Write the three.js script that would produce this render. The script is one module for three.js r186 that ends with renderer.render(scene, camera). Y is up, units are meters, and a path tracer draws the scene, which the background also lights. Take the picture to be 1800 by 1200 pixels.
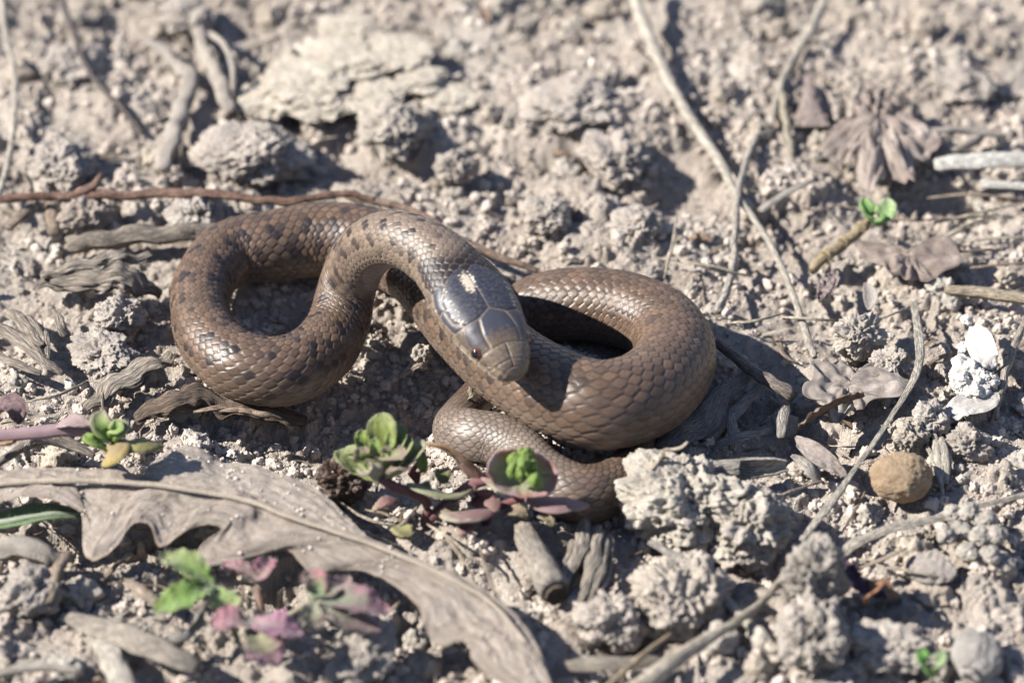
import * as THREE from 'three';
import { createNoise2D, createNoise3D } from 'simplex-noise';
import { mergeGeometries, mergeVertices } from 'three/addons/utils/BufferGeometryUtils.js';

// ---------------------------------------------------------------- camera, sky, sun, exposure
const W = 1800, H = 1200, MM = 0.001, R = Math.PI / 180;
const scene = new THREE.Scene();
const TILT = 38 * R, DIST = 0.8;
const camera = new THREE.PerspectiveCamera(2 * Math.atan(0.125 / 1.5) / R, 1024 / 682, 0.05, 200);
camera.position.set(0, 0.008 + DIST * Math.sin(TILT), DIST * Math.cos(TILT));
camera.lookAt(0, 0.008, 0);
camera.updateMatrixWorld(true);
camera.focus = 0.792;
camera.userData.fStop = 10.5;

const SUN = new THREE.Vector3(-1, 0.80, 0.06).normalize();
{
  const w = 512, h = 256, d = new Float32Array(w * h * 4);
  for (let j = 0; j < h; j++) for (let i = 0; i < w; i++) {
    const el = (j + 0.5) / h * 180 - 90, t = Math.max(0, el) / 90, f = Math.pow(1 - t, 3.2), o = (j * w + i) * 4;
    const lo = [0.30, 0.335, 0.385], hi = [0.056, 0.096, 0.205];
    for (let c = 0; c < 3; c++) d[o + c] = hi[c] + (lo[c] - hi[c]) * f;
    d[o + 3] = 1;
  }
  const sky = new THREE.DataTexture(d, w, h, THREE.RGBAFormat, THREE.FloatType);
  sky.mapping = THREE.EquirectangularReflectionMapping; sky.magFilter = THREE.LinearFilter; sky.minFilter = THREE.LinearFilter;
  sky.needsUpdate = true;
  scene.background = sky; scene.environment = sky;
}
const sun = new THREE.DirectionalLight(new THREE.Color().setRGB(1, 0.955, 0.89), 5);
sun.position.copy(SUN).multiplyScalar(1.2);
sun.castShadow = true; sun.shadow.mapSize.set(4096, 4096);
Object.assign(sun.shadow.camera, { left: -0.2, right: 0.2, top: 0.2, bottom: -0.2, near: 0.5, far: 2 });
scene.add(sun, sun.target);
const renderer = new THREE.WebGLRenderer({ antialias: true });
renderer.setSize(1024, 682);
renderer.toneMapping = THREE.LinearToneMapping;
renderer.toneMappingExposure = 2.45;
renderer.shadowMap.enabled = true;

// ---------------------------------------------------------------- helpers
function rng(seed) { let a = seed >>> 0; return () => { a = (a + 0x6D2B79F5) | 0; let t = Math.imul(a ^ (a >>> 15), 1 | a); t = (t + Math.imul(t ^ (t >>> 7), 61 | t)) ^ t; return ((t ^ (t >>> 14)) >>> 0) / 4294967296; }; }
const n2 = createNoise2D(rng(11)), n3 = createNoise3D(rng(12)), n2b = createNoise2D(rng(13));
const clamp = (x, a = 0, b = 1) => Math.min(b, Math.max(a, x));
const lerp = (a, b, t) => a + (b - a) * t;
const smooth = (a, b, x) => { const t = clamp((x - a) / (b - a)); return t * t * (3 - 2 * t); };
const mix3 = (a, b, t) => [lerp(a[0], b[0], t), lerp(a[1], b[1], t), lerp(a[2], b[2], t)];
const hash = (i, j = 0, k = 0) => { let h = Math.imul(i, 374761393) ^ Math.imul(j, 668265263) ^ Math.imul(k, 2147483647 ^ 0x5bd1e995); h = Math.imul(h ^ (h >>> 13), 1274126177); return ((h ^ (h >>> 16)) >>> 0) / 4294967296; };
const fbm2 = (x, y, o = 4, g = 0.5) => { let a = 1, s = 0, n = 0; for (let i = 0; i < o; i++) { s += a * n2(x + i * 17.3, y - i * 9.1); n += a; a *= g; x *= 2.03; y *= 2.03; } return s / n; };
const fbm3 = (x, y, z, o = 4, g = 0.5) => { let a = 1, s = 0, n = 0; for (let i = 0; i < o; i++) { s += a * n3(x + i * 7.3, y - i * 9.1, z + i * 3.7); n += a; a *= g; x *= 2.03; y *= 2.03; z *= 2.03; } return s / n; };

// A spot on the survey photograph and its height above the soil (mm) give a place in the scene.
const ray = new THREE.Vector3();
function P(px, py, h = 0) {
  ray.set((px / W) * 2 - 1, 1 - (py / H) * 2, 0.5).unproject(camera).sub(camera.position);
  const t = (h * MM - camera.position.y) / ray.y;
  return ray.clone().multiplyScalar(t).add(camera.position);
}
const PXM = 0.2 / 1800;                                             // metres to one of its pixels near the snake

// names, labels
const taken = new Map();
function numbered(name) { const n = taken.get(name) ?? 0; taken.set(name, n + 1); return n ? name + '_' + String(n).padStart(3, '0') : name; }
function mark(o, label, category, group, kind) {
  if (label) o.userData.label = label;
  if (category) o.userData.category = category;
  if (group) o.userData.group = group;
  if (kind) o.userData.kind = kind;
  return o;
}
function mesh(name, geo, mat, parent) {
  const m = new THREE.Mesh(geo, mat); m.name = name; m.castShadow = m.receiveShadow = true;
  parent.add(m); return m;
}
function thing(name, label, category, group) { const g = new THREE.Group(); g.name = numbered(name); scene.add(g); return mark(g, label, category, group); }
// parts are modelled in place; settle() moves a thing's origin to its base
function settle(g) {
  const box = new THREE.Box3(), done = new Set();
  g.traverse((o) => { if (o.geometry) { o.geometry.computeBoundingBox(); box.union(o.geometry.boundingBox); } });
  const b = new THREE.Vector3((box.min.x + box.max.x) / 2, box.min.y, (box.min.z + box.max.z) / 2);
  g.traverse((o) => { if (o.geometry && !done.has(o.geometry)) { done.add(o.geometry); o.geometry.translate(-b.x, -b.y, -b.z); } });
  g.position.copy(b); return g;
}
function single(name, geo, mat, label, category, group) {
  const m = mesh(numbered(name), geo, mat, scene); mark(m, label, category, group); return settle(m);
}

// ---------------------------------------------------------------- textures and materials
function dataTex(n, f, srgb) {
  const d = new Uint8Array(n * n * 4);
  for (let j = 0; j < n; j++) for (let i = 0; i < n; i++) {
    const c = f(i / n, j / n), o = (j * n + i) * 4;
    d[o] = clamp(c[0]) * 255; d[o + 1] = clamp(c[1]) * 255; d[o + 2] = clamp(c[2]) * 255; d[o + 3] = 255;
  }
  const t = new THREE.DataTexture(d, n, n); t.wrapS = t.wrapT = THREE.RepeatWrapping; t.magFilter = THREE.LinearFilter; t.minFilter = THREE.LinearMipmapLinearFilter;
  if (srgb) t.colorSpace = THREE.SRGBColorSpace;
  t.needsUpdate = true; return t;
}
// noise that tiles: a torus walk would need 4-D, so blend the wrapped edges
function tiling(n, f) {
  const a = new Float32Array(n * n);
  for (let j = 0; j < n; j++) for (let i = 0; i < n; i++) {
    const u = i / n, v = j / n, wu = smooth(0.8, 1, u), wv = smooth(0.8, 1, v);
    a[j * n + i] = lerp(lerp(f(u, v), f(u - 1, v), wu), lerp(f(u, v - 1), f(u - 1, v - 1), wu), wv);
  }
  return (u, v) => a[(Math.floor(v * n) % n) * n + (Math.floor(u * n) % n)];
}
const grainN = 1024;
const grain = tiling(grainN, (u, v) => 0.5 + 0.5 * (0.40 * fbm2(u * 24, v * 24, 3) + 0.80 * fbm2(u * 70 + 5, v * 70, 4, 0.75)));
const grainMap = dataTex(grainN, (u, v) => { const g = grain(u, v), k = 0.86 + 0.42 * (g - 0.5); const speck = hash(Math.floor(u * 700), Math.floor(v * 700)) > 0.992 ? 0.72 : 1; return [k * speck, k * speck * 0.995, k * speck * 0.985]; }, true);
const grainBump = dataTex(grainN, (u, v) => { const g = grain(u, v); return [g, g, g]; });
const fibre = tiling(512, (u, v) => 0.5 + 0.5 * (0.55 * n2(u * 5, v * 46) + 0.5 * n2(u * 12 + 9, v * 120) + 0.25 * n2(u * 90, v * 90)));
const fibreMap = dataTex(512, (u, v) => { const k = 0.80 + 0.7 * (fibre(u, v) - 0.5); return [k, k * 0.99, k * 0.97]; }, true);
const fibreBump = dataTex(512, (u, v) => { const g = fibre(u, v); return [g, g, g]; });
const tile = (t, r) => { const c = t.clone(); c.repeat.set(r, r); c.needsUpdate = true; return c; };
const std = (o) => new THREE.MeshStandardMaterial({ vertexColors: true, roughness: 1, metalness: 0, ...o });
const soilMat = std({ map: tile(grainMap, 40), bumpMap: tile(grainBump, 40), bumpScale: 0.0005, roughness: 0.97 });    // uv in metres, one tile 25 mm
const clodMat = std({ map: tile(grainMap, 50), bumpMap: tile(grainBump, 50), bumpScale: 0.00045, roughness: 0.97 });
const strawMat = std({ map: tile(fibreMap, 60), bumpMap: tile(fibreBump, 60), bumpScale: 0.0003, roughness: 0.72 });
const barkMat = std({ map: tile(fibreMap, 36), bumpMap: tile(fibreBump, 36), bumpScale: 0.0005, roughness: 0.95 });
const leafMat = std({ map: tile(grainMap, 45), bumpMap: tile(grainBump, 45), bumpScale: 0.00022, roughness: 0.85 });
const greenMat = new THREE.MeshPhysicalMaterial({ vertexColors: true, roughness: 0.75, transmission: 0.15, thickness: 0, bumpMap: tile(grainBump, 60), bumpScale: 0.0001 });
const hairMat = std({ roughness: 0.6 });
const dungMat = std({ bumpMap: tile(grainBump, 60), bumpScale: 0.0003, roughness: 0.2 });
const glossMap = (() => { const t = dataTex(512, (u, v) => { const n = fbm2(u * 60, v * 8, 4), head = 1 - smooth(0.042, 0.052, u); const g = lerp(0.37 + 0.11 * n, 0.36 + 0.16 * n, head); return [g, g, g]; }); t.repeat.set(2, 20); t.offset.set(0, 0.5); return t; })();   // dull and glossy patches of the skin
const snakeMat = new THREE.MeshPhysicalMaterial({ vertexColors: true, roughness: 1, roughnessMap: glossMap, bumpMap: tile(grainBump, 90), bumpScale: 0.00003, specularIntensity: 0.85 });
const eyeMat = new THREE.MeshPhysicalMaterial({ vertexColors: true, roughness: 0.12, clearcoat: 1, clearcoatRoughness: 0.03 });
const pupilMat = new THREE.MeshPhysicalMaterial({ color: new THREE.Color().setRGB(0.006, 0.006, 0.008), roughness: 0.08 });

// ---------------------------------------------------------------- geometry builders
function build(pos, col, idx, uv) {
  const g = new THREE.BufferGeometry();
  g.setAttribute('position', new THREE.Float32BufferAttribute(pos, 3));
  if (col) g.setAttribute('color', new THREE.Float32BufferAttribute(col, 3));
  g.setAttribute('uv', new THREE.Float32BufferAttribute(uv ?? new Float32Array(pos.length / 3 * 2), 2));
  g.setIndex(idx); g.computeVertexNormals(); return g;
}
const UP = new THREE.Vector3(0, 1, 0), va = new THREE.Vector3(), vb = new THREE.Vector3(), vc = new THREE.Vector3();
// pts: [px, py, height mm, radius px] -> curve with radii
function track(pts, world) {
  const v = pts.map((p) => world ? new THREE.Vector3(p[0], p[1], p[2]) : P(p[0], p[1], p[2])), r = pts.map((p) => world ? p[3] : p[3] * PXM);
  const c = new THREE.CatmullRomCurve3(v, false, 'centripetal');
  c.arcLengthDivisions = 400;
  return { curve: c, at: (t) => c.getPoint(t), radius: (t) => { const f = clamp(t) * (r.length - 1), i = Math.min(r.length - 2, Math.floor(f)); return lerp(r[i], r[i + 1], smooth(0, 1, f - i)); } };
}
// a stem, twig, root or straw: o = { flat, ridges, ridge, wobble, seed, color(u, v), seg, around, world }
function stem(pts, o = {}) {
  const k = track(pts, o.world), len = k.curve.getLength(), rm = k.radius(0.5);
  const n = o.seg ?? Math.round(clamp(len / 0.0012, 10, 130)), m = o.around ?? 10, pos = [], col = [], uv = [], idx = [], seed = o.seed ?? 1;
  const N = new THREE.Vector3(), B = new THREE.Vector3(), T = new THREE.Vector3();
  for (let i = 0; i <= n; i++) {
    const t = i / n, p = k.at(t), r0 = k.radius(t);
    T.copy(k.curve.getTangent(t)); N.copy(UP).addScaledVector(T, -UP.dot(T));
    if (N.lengthSq() < 0.02) N.set(0, 0, 1).addScaledVector(T, -T.z);
    N.normalize(); B.crossVectors(T, N);
    const wob = o.wobble ?? 0.12;
    p.addScaledVector(N, rm * wob * 1.5 * n2(t * len * 120 + seed, seed * 3.1)).addScaledVector(B, rm * wob * 1.5 * n2(t * len * 120 - seed, seed * 5.7));
    for (let j = 0; j <= m; j++) {
      const a = j / m * Math.PI * 2, end = i === 0 || i === n ? (o.cut ?? 0.75) : 1;
      let r = r0 * end * (1 + wob * n3(Math.cos(a) * 1.3 + seed, Math.sin(a) * 1.3, t * len * 260));
      if (o.ridges) r *= 1 + (o.ridge ?? 0.1) * Math.cos(a * o.ridges + 1.5 * n2(t * len * 60, seed));
      const x = Math.cos(a) * r, y = Math.sin(a) * r * (o.flat ?? 1);
      pos.push(p.x + B.x * x + N.x * y, p.y + B.y * x + N.y * y, p.z + B.z * x + N.z * y);
      const c = o.color ? o.color(t, j / m) : [0.4, 0.35, 0.28], s = 1 + 0.16 * n2(t * len * 90 + seed * 7, Math.cos(a) * 1.5 + seed) + 0.10 * n2(t * len * 700, a * 3 + seed);
      const sa = Math.min(j, m - j) / m; void sa;
      col.push(c[0] * s, c[1] * s, c[2] * s); uv.push(t * len + seed * 0.01, j / m * 2 * Math.PI * rm + seed * 0.013);
    }
  }
  for (let i = 0; i < n; i++) for (let j = 0; j < m; j++) { const a = i * (m + 1) + j, b = a + m + 1; idx.push(a, a + 1, b, b, a + 1, b + 1); }
  for (const i of [0, n]) {                                         // end caps
    const p = k.at(i / n), c0 = pos.length / 3; pos.push(p.x, p.y, p.z); col.push(...(o.color ? o.color(i / n, 0) : [0.4, 0.35, 0.28]).map((x) => x * 0.85)); uv.push(0, 0);
    for (let j = 0; j < m; j++) { const a = i * (m + 1) + j; if (i) idx.push(a, a + 1, c0); else idx.push(a + 1, a, c0); }
  }
  return build(pos, col, idx, uv);
}
// a sheet with thickness (leaves, husks): f(u, v) -> Vector3, color(u, v, under) -> rgb
function sheet(nu, nv, f, color, thick, rimless) {
  const top = [], p = [], nrm = [], pos = [], col = [], uv = [], idx = [];
  for (let i = 0; i <= nu; i++) for (let j = 0; j <= nv; j++) p.push(f(i / nu, j / nv));
  const at = (i, j) => p[clamp(i, 0, nu) * (nv + 1) + clamp(j, 0, nv)];
  const lu = [], lv = [];
  for (let i = 0; i <= nu; i++) for (let j = 0; j <= nv; j++) {
    va.subVectors(at(i + 1, j), at(i - 1, j)); vb.subVectors(at(i, j + 1), at(i, j - 1));
    const n = new THREE.Vector3().crossVectors(va, vb); if (n.lengthSq() < 1e-22) n.set(0, 1, 0); n.normalize(); if (n.y < 0 && !rimless) n.multiplyScalar(1); nrm.push(n);
    lu.push(i ? lu[(i - 1) * (nv + 1) + j] + at(i, j).distanceTo(at(i - 1, j)) : 0); lv.push(j ? lv[i * (nv + 1) + j - 1] + at(i, j).distanceTo(at(i, j - 1)) : 0);
  }
  for (const side of [1, -1]) for (let i = 0; i <= nu; i++) for (let j = 0; j <= nv; j++) {
    const q = i * (nv + 1) + j, e = (i === 0 || i === nu || j === 0 || j === nv) ? 0.25 : 1, o = side * thick / 2 * e;
    pos.push(p[q].x + nrm[q].x * o, p[q].y + nrm[q].y * o, p[q].z + nrm[q].z * o);
    col.push(...color(i / nu, j / nv, side < 0)); uv.push(lu[q], lv[q]);
  }
  const M = (nu + 1) * (nv + 1);
  for (let i = 0; i < nu; i++) for (let j = 0; j < nv; j++) { const a = i * (nv + 1) + j, b = a + nv + 1; idx.push(a, b, a + 1, b, b + 1, a + 1); idx.push(M + a, M + a + 1, M + b, M + b, M + a + 1, M + b + 1); }
  const edge = [];
  for (let i = 0; i < nu; i++) edge.push([i * (nv + 1), (i + 1) * (nv + 1)]);
  for (let j = 0; j < nv; j++) edge.push([nu * (nv + 1) + j, nu * (nv + 1) + j + 1]);
  for (let i = nu; i > 0; i--) edge.push([i * (nv + 1) + nv, (i - 1) * (nv + 1) + nv]);
  for (let j = nv; j > 0; j--) edge.push([j, j - 1]);
  for (const [a, b] of edge) idx.push(a, M + a, b, b, M + a, M + b);
  return build(pos, col, idx, uv);
}
// a leaf along a midrib: pts [px, py, h], half width px by u, cup mm, side vector turn (roll, radians)
function blade(pts, wid, o = {}) {
  const k = track(pts.map((p) => [...p.slice(0, 3), 1]), o.world), nu = o.nu ?? 24, nv = o.nv ?? 10, roll = o.roll ?? 0, T = new THREE.Vector3(), B = new THREE.Vector3(), N = new THREE.Vector3(), unit = o.world ? 1 : PXM;
  return sheet(nu, nv, (u, v) => {
    const p = k.at(u); T.copy(k.curve.getTangent(u)); N.copy(UP).addScaledVector(T, -UP.dot(T)); if (N.lengthSq() < 0.02) N.set(0, 0, 1).addScaledVector(T, -T.z); N.normalize();
    const ro = typeof roll === 'function' ? roll(u) : roll;
    N.applyAxisAngle(T, ro); B.crossVectors(T, N);
    const s = v * 2 - 1, w = Math.max(0.0001, wid(u, s)) * unit;
    const cup = (o.cup ?? 0) * unit * (s * s) * Math.sin(Math.PI * clamp(u * 0.9 + 0.05)) + (o.wave ?? 0) * unit * n2(u * 5 + (o.seed ?? 0), s * 2.2) * Math.abs(s);
    const fold = (o.crease ?? 0) * unit * Math.abs(s);
    return p.addScaledVector(B, s * w).addScaledVector(N, cup + fold);
  }, o.color, (o.thick ?? 0.25) * MM);
}
const oval = (a = 1, b = 1, tip = 0.06) => (u) => Math.pow(Math.sin(Math.PI * Math.pow(clamp(u, 0.0, 1), a)), b) + tip * (1 - u);

// a lump of soil or stone
function lump(seed, det, o = {}) {
  let g = new THREE.IcosahedronGeometry(1, det); g.deleteAttribute('uv'); g.deleteAttribute('normal'); g = mergeVertices(g, 1e-5);
  const p = g.attributes.position, rnd = rng(seed), layers = [], col = new Float32Array(p.count * 3), uv = new Float32Array(p.count * 2);
  for (const [n, a, h] of o.domes ?? [[12, 0.62, 0.26], [60, 0.30, 0.13], [220, 0.15, 0.06]]) {
    const L = []; for (let i = 0; i < n; i++) { const z = rnd() * 2 - 1, t = rnd() * 6.2832, q = Math.sqrt(1 - z * z), s = 0.55 + 0.75 * rnd(); L.push([q * Math.cos(t), z, q * Math.sin(t), a * s, h * (0.6 + 0.6 * rnd()) * s]); } layers.push(L);
  }
  const c0 = o.color ?? [0.50, 0.448, 0.400], c1 = o.color2 ?? [0.41, 0.36, 0.315], sc = o.scale ?? [1, 1, 1], fine = o.fine ?? 0.03, low = o.low ?? 0.22;
  for (let i = 0; i < p.count; i++) {
    const x = p.getX(i), y = p.getY(i), z = p.getZ(i);
    let r = 0.72 + low * fbm3(x * 1.1 + seed, y * 1.1, z * 1.1, 3);
    for (const L of layers) { let m = 0; for (const d of L) { const c = x * d[0] + y * d[1] + z * d[2]; if (c < 0.3) continue; const e2 = 2 * (1 - c) / (d[3] * d[3]); if (e2 < 1) m = Math.max(m, d[4] * Math.sqrt(1 - e2)); } r += m; }
    r += fine * 1.5 * fbm3(x * 7 + seed, y * 7, z * 7, 5, 0.72) + (o.crag ?? 0.10) * (0.5 - Math.abs(fbm3(x * 2.6 - seed, y * 2.6, z * 2.6, 3)));
    p.setXYZ(i, x * r * sc[0], y * r * sc[1], z * r * sc[2]);
    const t = clamp(0.5 + 0.7 * fbm3(x * 2.4, y * 2.4 + seed, z * 2.4, 3)), k = 1 + 0.08 * n3(x * 14, y * 14, z * 14 + seed), c = mix3(c0, c1, t);
    col[i * 3] = c[0] * k; col[i * 3 + 1] = c[1] * k; col[i * 3 + 2] = c[2] * k;
    uv[i * 2] = (x + z * 0.37) * sc[0]; uv[i * 2 + 1] = (y + z * 0.93) * sc[1];
  }
  g.setAttribute('color', new THREE.BufferAttribute(col, 3)); g.setAttribute('uv', new THREE.BufferAttribute(uv, 2)); g.computeVertexNormals(); return g;
}
function placed(g, pos, rot = [0, 0, 0]) { g.rotateX(rot[0]); g.rotateY(rot[1]); g.rotateZ(rot[2]); g.translate(pos.x, pos.y, pos.z); return g; }

// ---------------------------------------------------------------- the snake's course over the ground, snout to tail: [px, py, height of its axis mm, radius px]
const COURSE = [
  [905, 668, 24, 34], [882, 618, 26.5, 50], [846, 556, 29, 66], [810, 500, 30.8, 62], [765, 452, 31.5, 53], [715, 424, 31.2, 49], [668, 424, 27.5, 49], [630, 457, 20.5, 50], [609, 510, 13.5, 51], [596, 565, 9.5, 54],
  [562, 620, 8.2, 58], [500, 652, 8, 61], [430, 645, 8.5, 60], [372, 602, 8.5, 56], [352, 545, 8.3, 52], [362, 490, 8.2, 54], [405, 445, 8.5, 59], [480, 432, 8.5, 64], [560, 421, 8.5, 67], [640, 428, 9, 68],
  [732, 467, 10.5, 69], [827, 575, 12.2, 71], [895, 640, 12.8, 72], [985, 692, 13.5, 74], [1060, 712, 13.5, 76], [1135, 692, 12.5, 75], [1184, 635, 10.5, 72], [1168, 580, 9, 69], [1100, 545, 8, 67], [1010, 535, 6.5, 65],
  [935, 550, 3.5, 61], [905, 600, -1, 57], [882, 655, -4.5, 50], [850, 704, -5.5, 45], [816, 738, -2.5, 43], [806, 758, 1.5, 43], [834, 765, 3.8, 44], [872, 772, 4.2, 45], [908, 790, 4, 46], [955, 838, 3.8, 48], [1022, 868, 3.5, 50], [1086, 850, 2.5, 45], [1118, 795, 0, 36], [1105, 725, 0, 26], [1060, 690, 0, 12],
];
const body = track(COURSE);
const bodySamples = [];
for (let i = 0; i <= 700; i++) { const t = i / 700, p = body.at(t); bodySamples.push([p.x, p.y, p.z, body.radius(t)]); }
function offSnake(x, z) { let d = 1e9; for (let i = 0; i < bodySamples.length; i += 3) { const s = bodySamples[i]; d = Math.min(d, Math.hypot(x - s[0], z - s[2]) - s[3]); } return d; }

// ---------------------------------------------------------------- soil
const X0 = -0.152, X1 = 0.152, Z0 = -0.178, Z1 = 0.128, STEP = 0.00047;
function axis(a, b) {
  const v = []; for (let x = a; x < b; x += STEP) v.push(x);
  const hi = [], lo = []; let s = STEP * 2, x = v[v.length - 1]; while (x < 60) { x += s; s *= 1.17; hi.push(x); }
  s = STEP * 2; x = a; while (x > -60) { x -= s; s *= 1.17; lo.unshift(x); }
  return { v: Float64Array.from([...lo, ...v, ...hi]), first: lo.length, n: v.length };
}
const ax = axis(X0, X1), az = axis(Z0, Z1), NX = ax.v.length, NZ = az.v.length, HT = new Float64Array(NX * NZ);
// mounds and hollows: [px, py, reach x mm, reach z mm, height mm]
const RELIEF = [
  [640, 690, 17, 14, -3], [560, 760, 16, 9, -4], [500, 540, 8, 6, -5], [748, 690, 8, 10, -7], [480, 740, 14, 6, -3], [560, 235, 7, 9, -7], [350, 290, 5, 10, -4], [700, 285, 14, 6, -5], [860, 330, 10, 8, -3], [1000, 280, 10, 5, -5], [1160, 330, 9, 6, -5], [760, 160, 8, 6, -5],
  [900, 190, 26, 14, 3.5], [600, 190, 20, 12, 4], [1060, 220, 18, 12, 3], [440, 270, 12, 10, 2.5], [180, 200, 22, 22, 3], [1350, 120, 26, 18, 2], [1620, 120, 30, 20, 3], [1690, 350, 9, 6, -4], [1600, 400, 12, 8, -3], [1480, 560, 10, 7, -4], [1330, 420, 6, 9, -3],
  [1310, 690, 12, 9, -6], [1420, 780, 9, 6, -4], [1400, 1000, 7, 6, -6], [1210, 1020, 8, 5, -4], [1110, 1130, 4, 8, -5], [1500, 1080, 7, 5, -3], [1180, 1060, 10, 8, 2.5], [1000, 1000, 14, 10, 0], [1650, 1080, 26, 16, 2.5], [700, 1080, 16, 8, -8], [470, 1010, 14, 5, -8], [300, 950, 14, 5, -7], [90, 930, 10, 6, -6],
  [150, 650, 16, 12, 2], [60, 560, 8, 6, -4], [300, 500, 8, 6, -3], [130, 540, 16, 6, 2], [130, 470, 10, 4, -2], [1720, 760, 16, 12, 2], [1640, 900, 18, 8, 1], [850, 980, 14, 8, 0.5], [300, 1150, 30, 10, 0], [1050, 420, 16, 10, 2],
].map(([a, b, rx, rz, h]) => { const p = P(a, b, 0); return [p.x, p.z, rx * MM, rz * MM, h * MM]; });
function macro(x, z) {
  let h = 0.0028 * fbm2(x * 19 + 3, z * 19, 3) + 0.0016 * fbm2(x * 70, z * 70 + 8, 3);
  for (const b of RELIEF) { const e = ((x - b[0]) / b[2]) ** 2 + ((z - b[1]) / b[3]) ** 2; if (e < 9) h += b[4] * Math.exp(-e * 0.9); }
  return h - 0.001;
}
for (let j = 0; j < NZ; j++) for (let i = 0; i < NX; i++) {
  const x = ax.v[i], z = az.v[j], far = Math.hypot(Math.max(0, Math.abs(x) - 0.15), Math.max(0, Math.abs(z + 0.025) - 0.15));
  HT[j * NX + i] = far > 3 ? 0.02 * n2(x * 0.3, z * 0.3) : macro(x, z) + (far > 0.05 ? 0.006 * fbm2(x * 9, z * 9, 3) * smooth(0.05, 0.3, far) : 0);
}
const gi = (x) => ax.first + (x - X0) / STEP, gj = (z) => az.first + (z - Z0) / STEP;
function ground(x, z) {
  const fi = clamp(gi(x), 0, NX - 2), fj = clamp(gj(z), 0, NZ - 2), i = Math.floor(fi), j = Math.floor(fj), u = fi - i, v = fj - j, o = j * NX + i;
  return lerp(lerp(HT[o], HT[o + 1], u), lerp(HT[o + NX], HT[o + NX + 1], u), v);
}
// crumbs pressed into the surface, large ones first
{
  const rnd = rng(77);
  const sizes = [[420, 3.0, 9.0, 0.42], [1500, 1.5, 2.8, 0.72], [8000, 0.8, 1.5, 0.9], [30000, 0.48, 0.8, 0.95]];
  for (const [n, a, b, k] of sizes) for (let q = 0; q < n; q++) {
    const x = lerp(X0, X1, rnd()), z = lerp(Z0, Z1, rnd()), r = lerp(a, b, rnd() ** 2) * MM, open = 0.5 + 0.5 * fbm2(x * 28 + 40, z * 28, 3), tall = k * (0.7 + 0.6 * rnd()), ph = rnd() * 10;
    if (r < 0.0032 && rnd() > smooth(0.25, 0.62, open) * 0.9 + 0.1) continue;
    const i0 = Math.floor(gi(x)), j0 = Math.floor(gj(z)), w = Math.ceil(r * 1.5 / STEP), y0 = HT[clamp(j0, 0, NZ - 1) * NX + clamp(i0, 0, NX - 1)] - r * (0.15 + 0.4 * rnd());
    for (let j = Math.max(0, j0 - w); j <= Math.min(NZ - 1, j0 + w); j++) for (let i = Math.max(0, i0 - w); i <= Math.min(NX - 1, i0 + w); i++) {
      const dx = ax.v[i] - x, dz = az.v[j] - z, an = Math.atan2(dz, dx), rr = r * (1 + 0.28 * Math.sin(an * 2 + ph) + 0.16 * Math.sin(an * 3 - ph * 2) + 0.1 * Math.sin(an * 5 + ph * 3)), e = (dx * dx + dz * dz) / (rr * rr);
      if (e < 1) { const y = y0 + r * tall * (Math.pow(1 - e, 0.30)) + r * 0.10 * n2(dx / r * 3 + ph, dz / r * 3); const o = j * NX + i; if (y > HT[o]) HT[o] = y; }
    }
  }
}
for (let j = az.first; j < az.first + az.n; j++) for (let i = ax.first; i < ax.first + ax.n; i++) {
  const x = ax.v[i], z = az.v[j]; HT[j * NX + i] += 0.00050 * fbm2(x * 380, z * 380, 4, 0.75);
}
// the soil gives way under the snake
for (const [x, y, z, r] of bodySamples) {
  const i0 = Math.floor(gi(x)), j0 = Math.floor(gj(z)), w = Math.ceil(r / STEP);
  for (let j = j0 - w; j <= j0 + w; j++) for (let i = i0 - w; i <= i0 + w; i++) {
    const d2 = (ax.v[i] - x) ** 2 + (az.v[j] - z) ** 2, o = j * NX + i;
    if (d2 < r * r) { const top = y - Math.sqrt(r * r - d2) + 0.0002; if (HT[o] > top) HT[o] = top; }
  }
}
const SOIL_A = [0.505, 0.447, 0.392], SOIL_B = [0.385, 0.330, 0.280], SOIL_C = [0.61, 0.558, 0.50];
function soilColor(x, z) {
  const a = clamp(0.5 + 0.8 * fbm2(x * 34 + 70, z * 34, 4)), b = smooth(0.15, 0.7, fbm2(x * 16 - 20, z * 16, 3));
  let c = mix3(mix3(SOIL_A, SOIL_B, a), SOIL_C, b * 0.55); const k = 1 + 0.07 * n2b(x * 500, z * 500) + 0.05 * n2b(x * 1500, z * 1500);
  return [c[0] * k, c[1] * k, c[2] * k];
}
{
  const pos = new Float32Array(NX * NZ * 3), col = new Float32Array(NX * NZ * 3), uv = new Float32Array(NX * NZ * 2), idx = new Uint32Array((NX - 1) * (NZ - 1) * 6);
  for (let j = 0, o = 0; j < NZ; j++) for (let i = 0; i < NX; i++, o++) {
    pos[o * 3] = ax.v[i]; pos[o * 3 + 1] = HT[o]; pos[o * 3 + 2] = az.v[j]; col.set(soilColor(ax.v[i], az.v[j]), o * 3); uv[o * 2] = ax.v[i]; uv[o * 2 + 1] = az.v[j] + HT[o] * 0.7;
  }
  let q = 0; for (let j = 0; j < NZ - 1; j++) for (let i = 0; i < NX - 1; i++) { const a = j * NX + i, b = a + NX; idx[q++] = a; idx[q++] = b; idx[q++] = a + 1; idx[q++] = b; idx[q++] = b + 1; idx[q++] = a + 1; }
  const g = new THREE.BufferGeometry(); g.setAttribute('position', new THREE.BufferAttribute(pos, 3)); g.setAttribute('color', new THREE.BufferAttribute(col, 3)); g.setAttribute('uv', new THREE.BufferAttribute(uv, 2)); g.setIndex(new THREE.BufferAttribute(idx, 1)); g.computeVertexNormals();
  mark(mesh('ground', g, soilMat, scene), 'dry crumbly grey beige soil under the snake', 'soil', null, 'structure');
}
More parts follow.
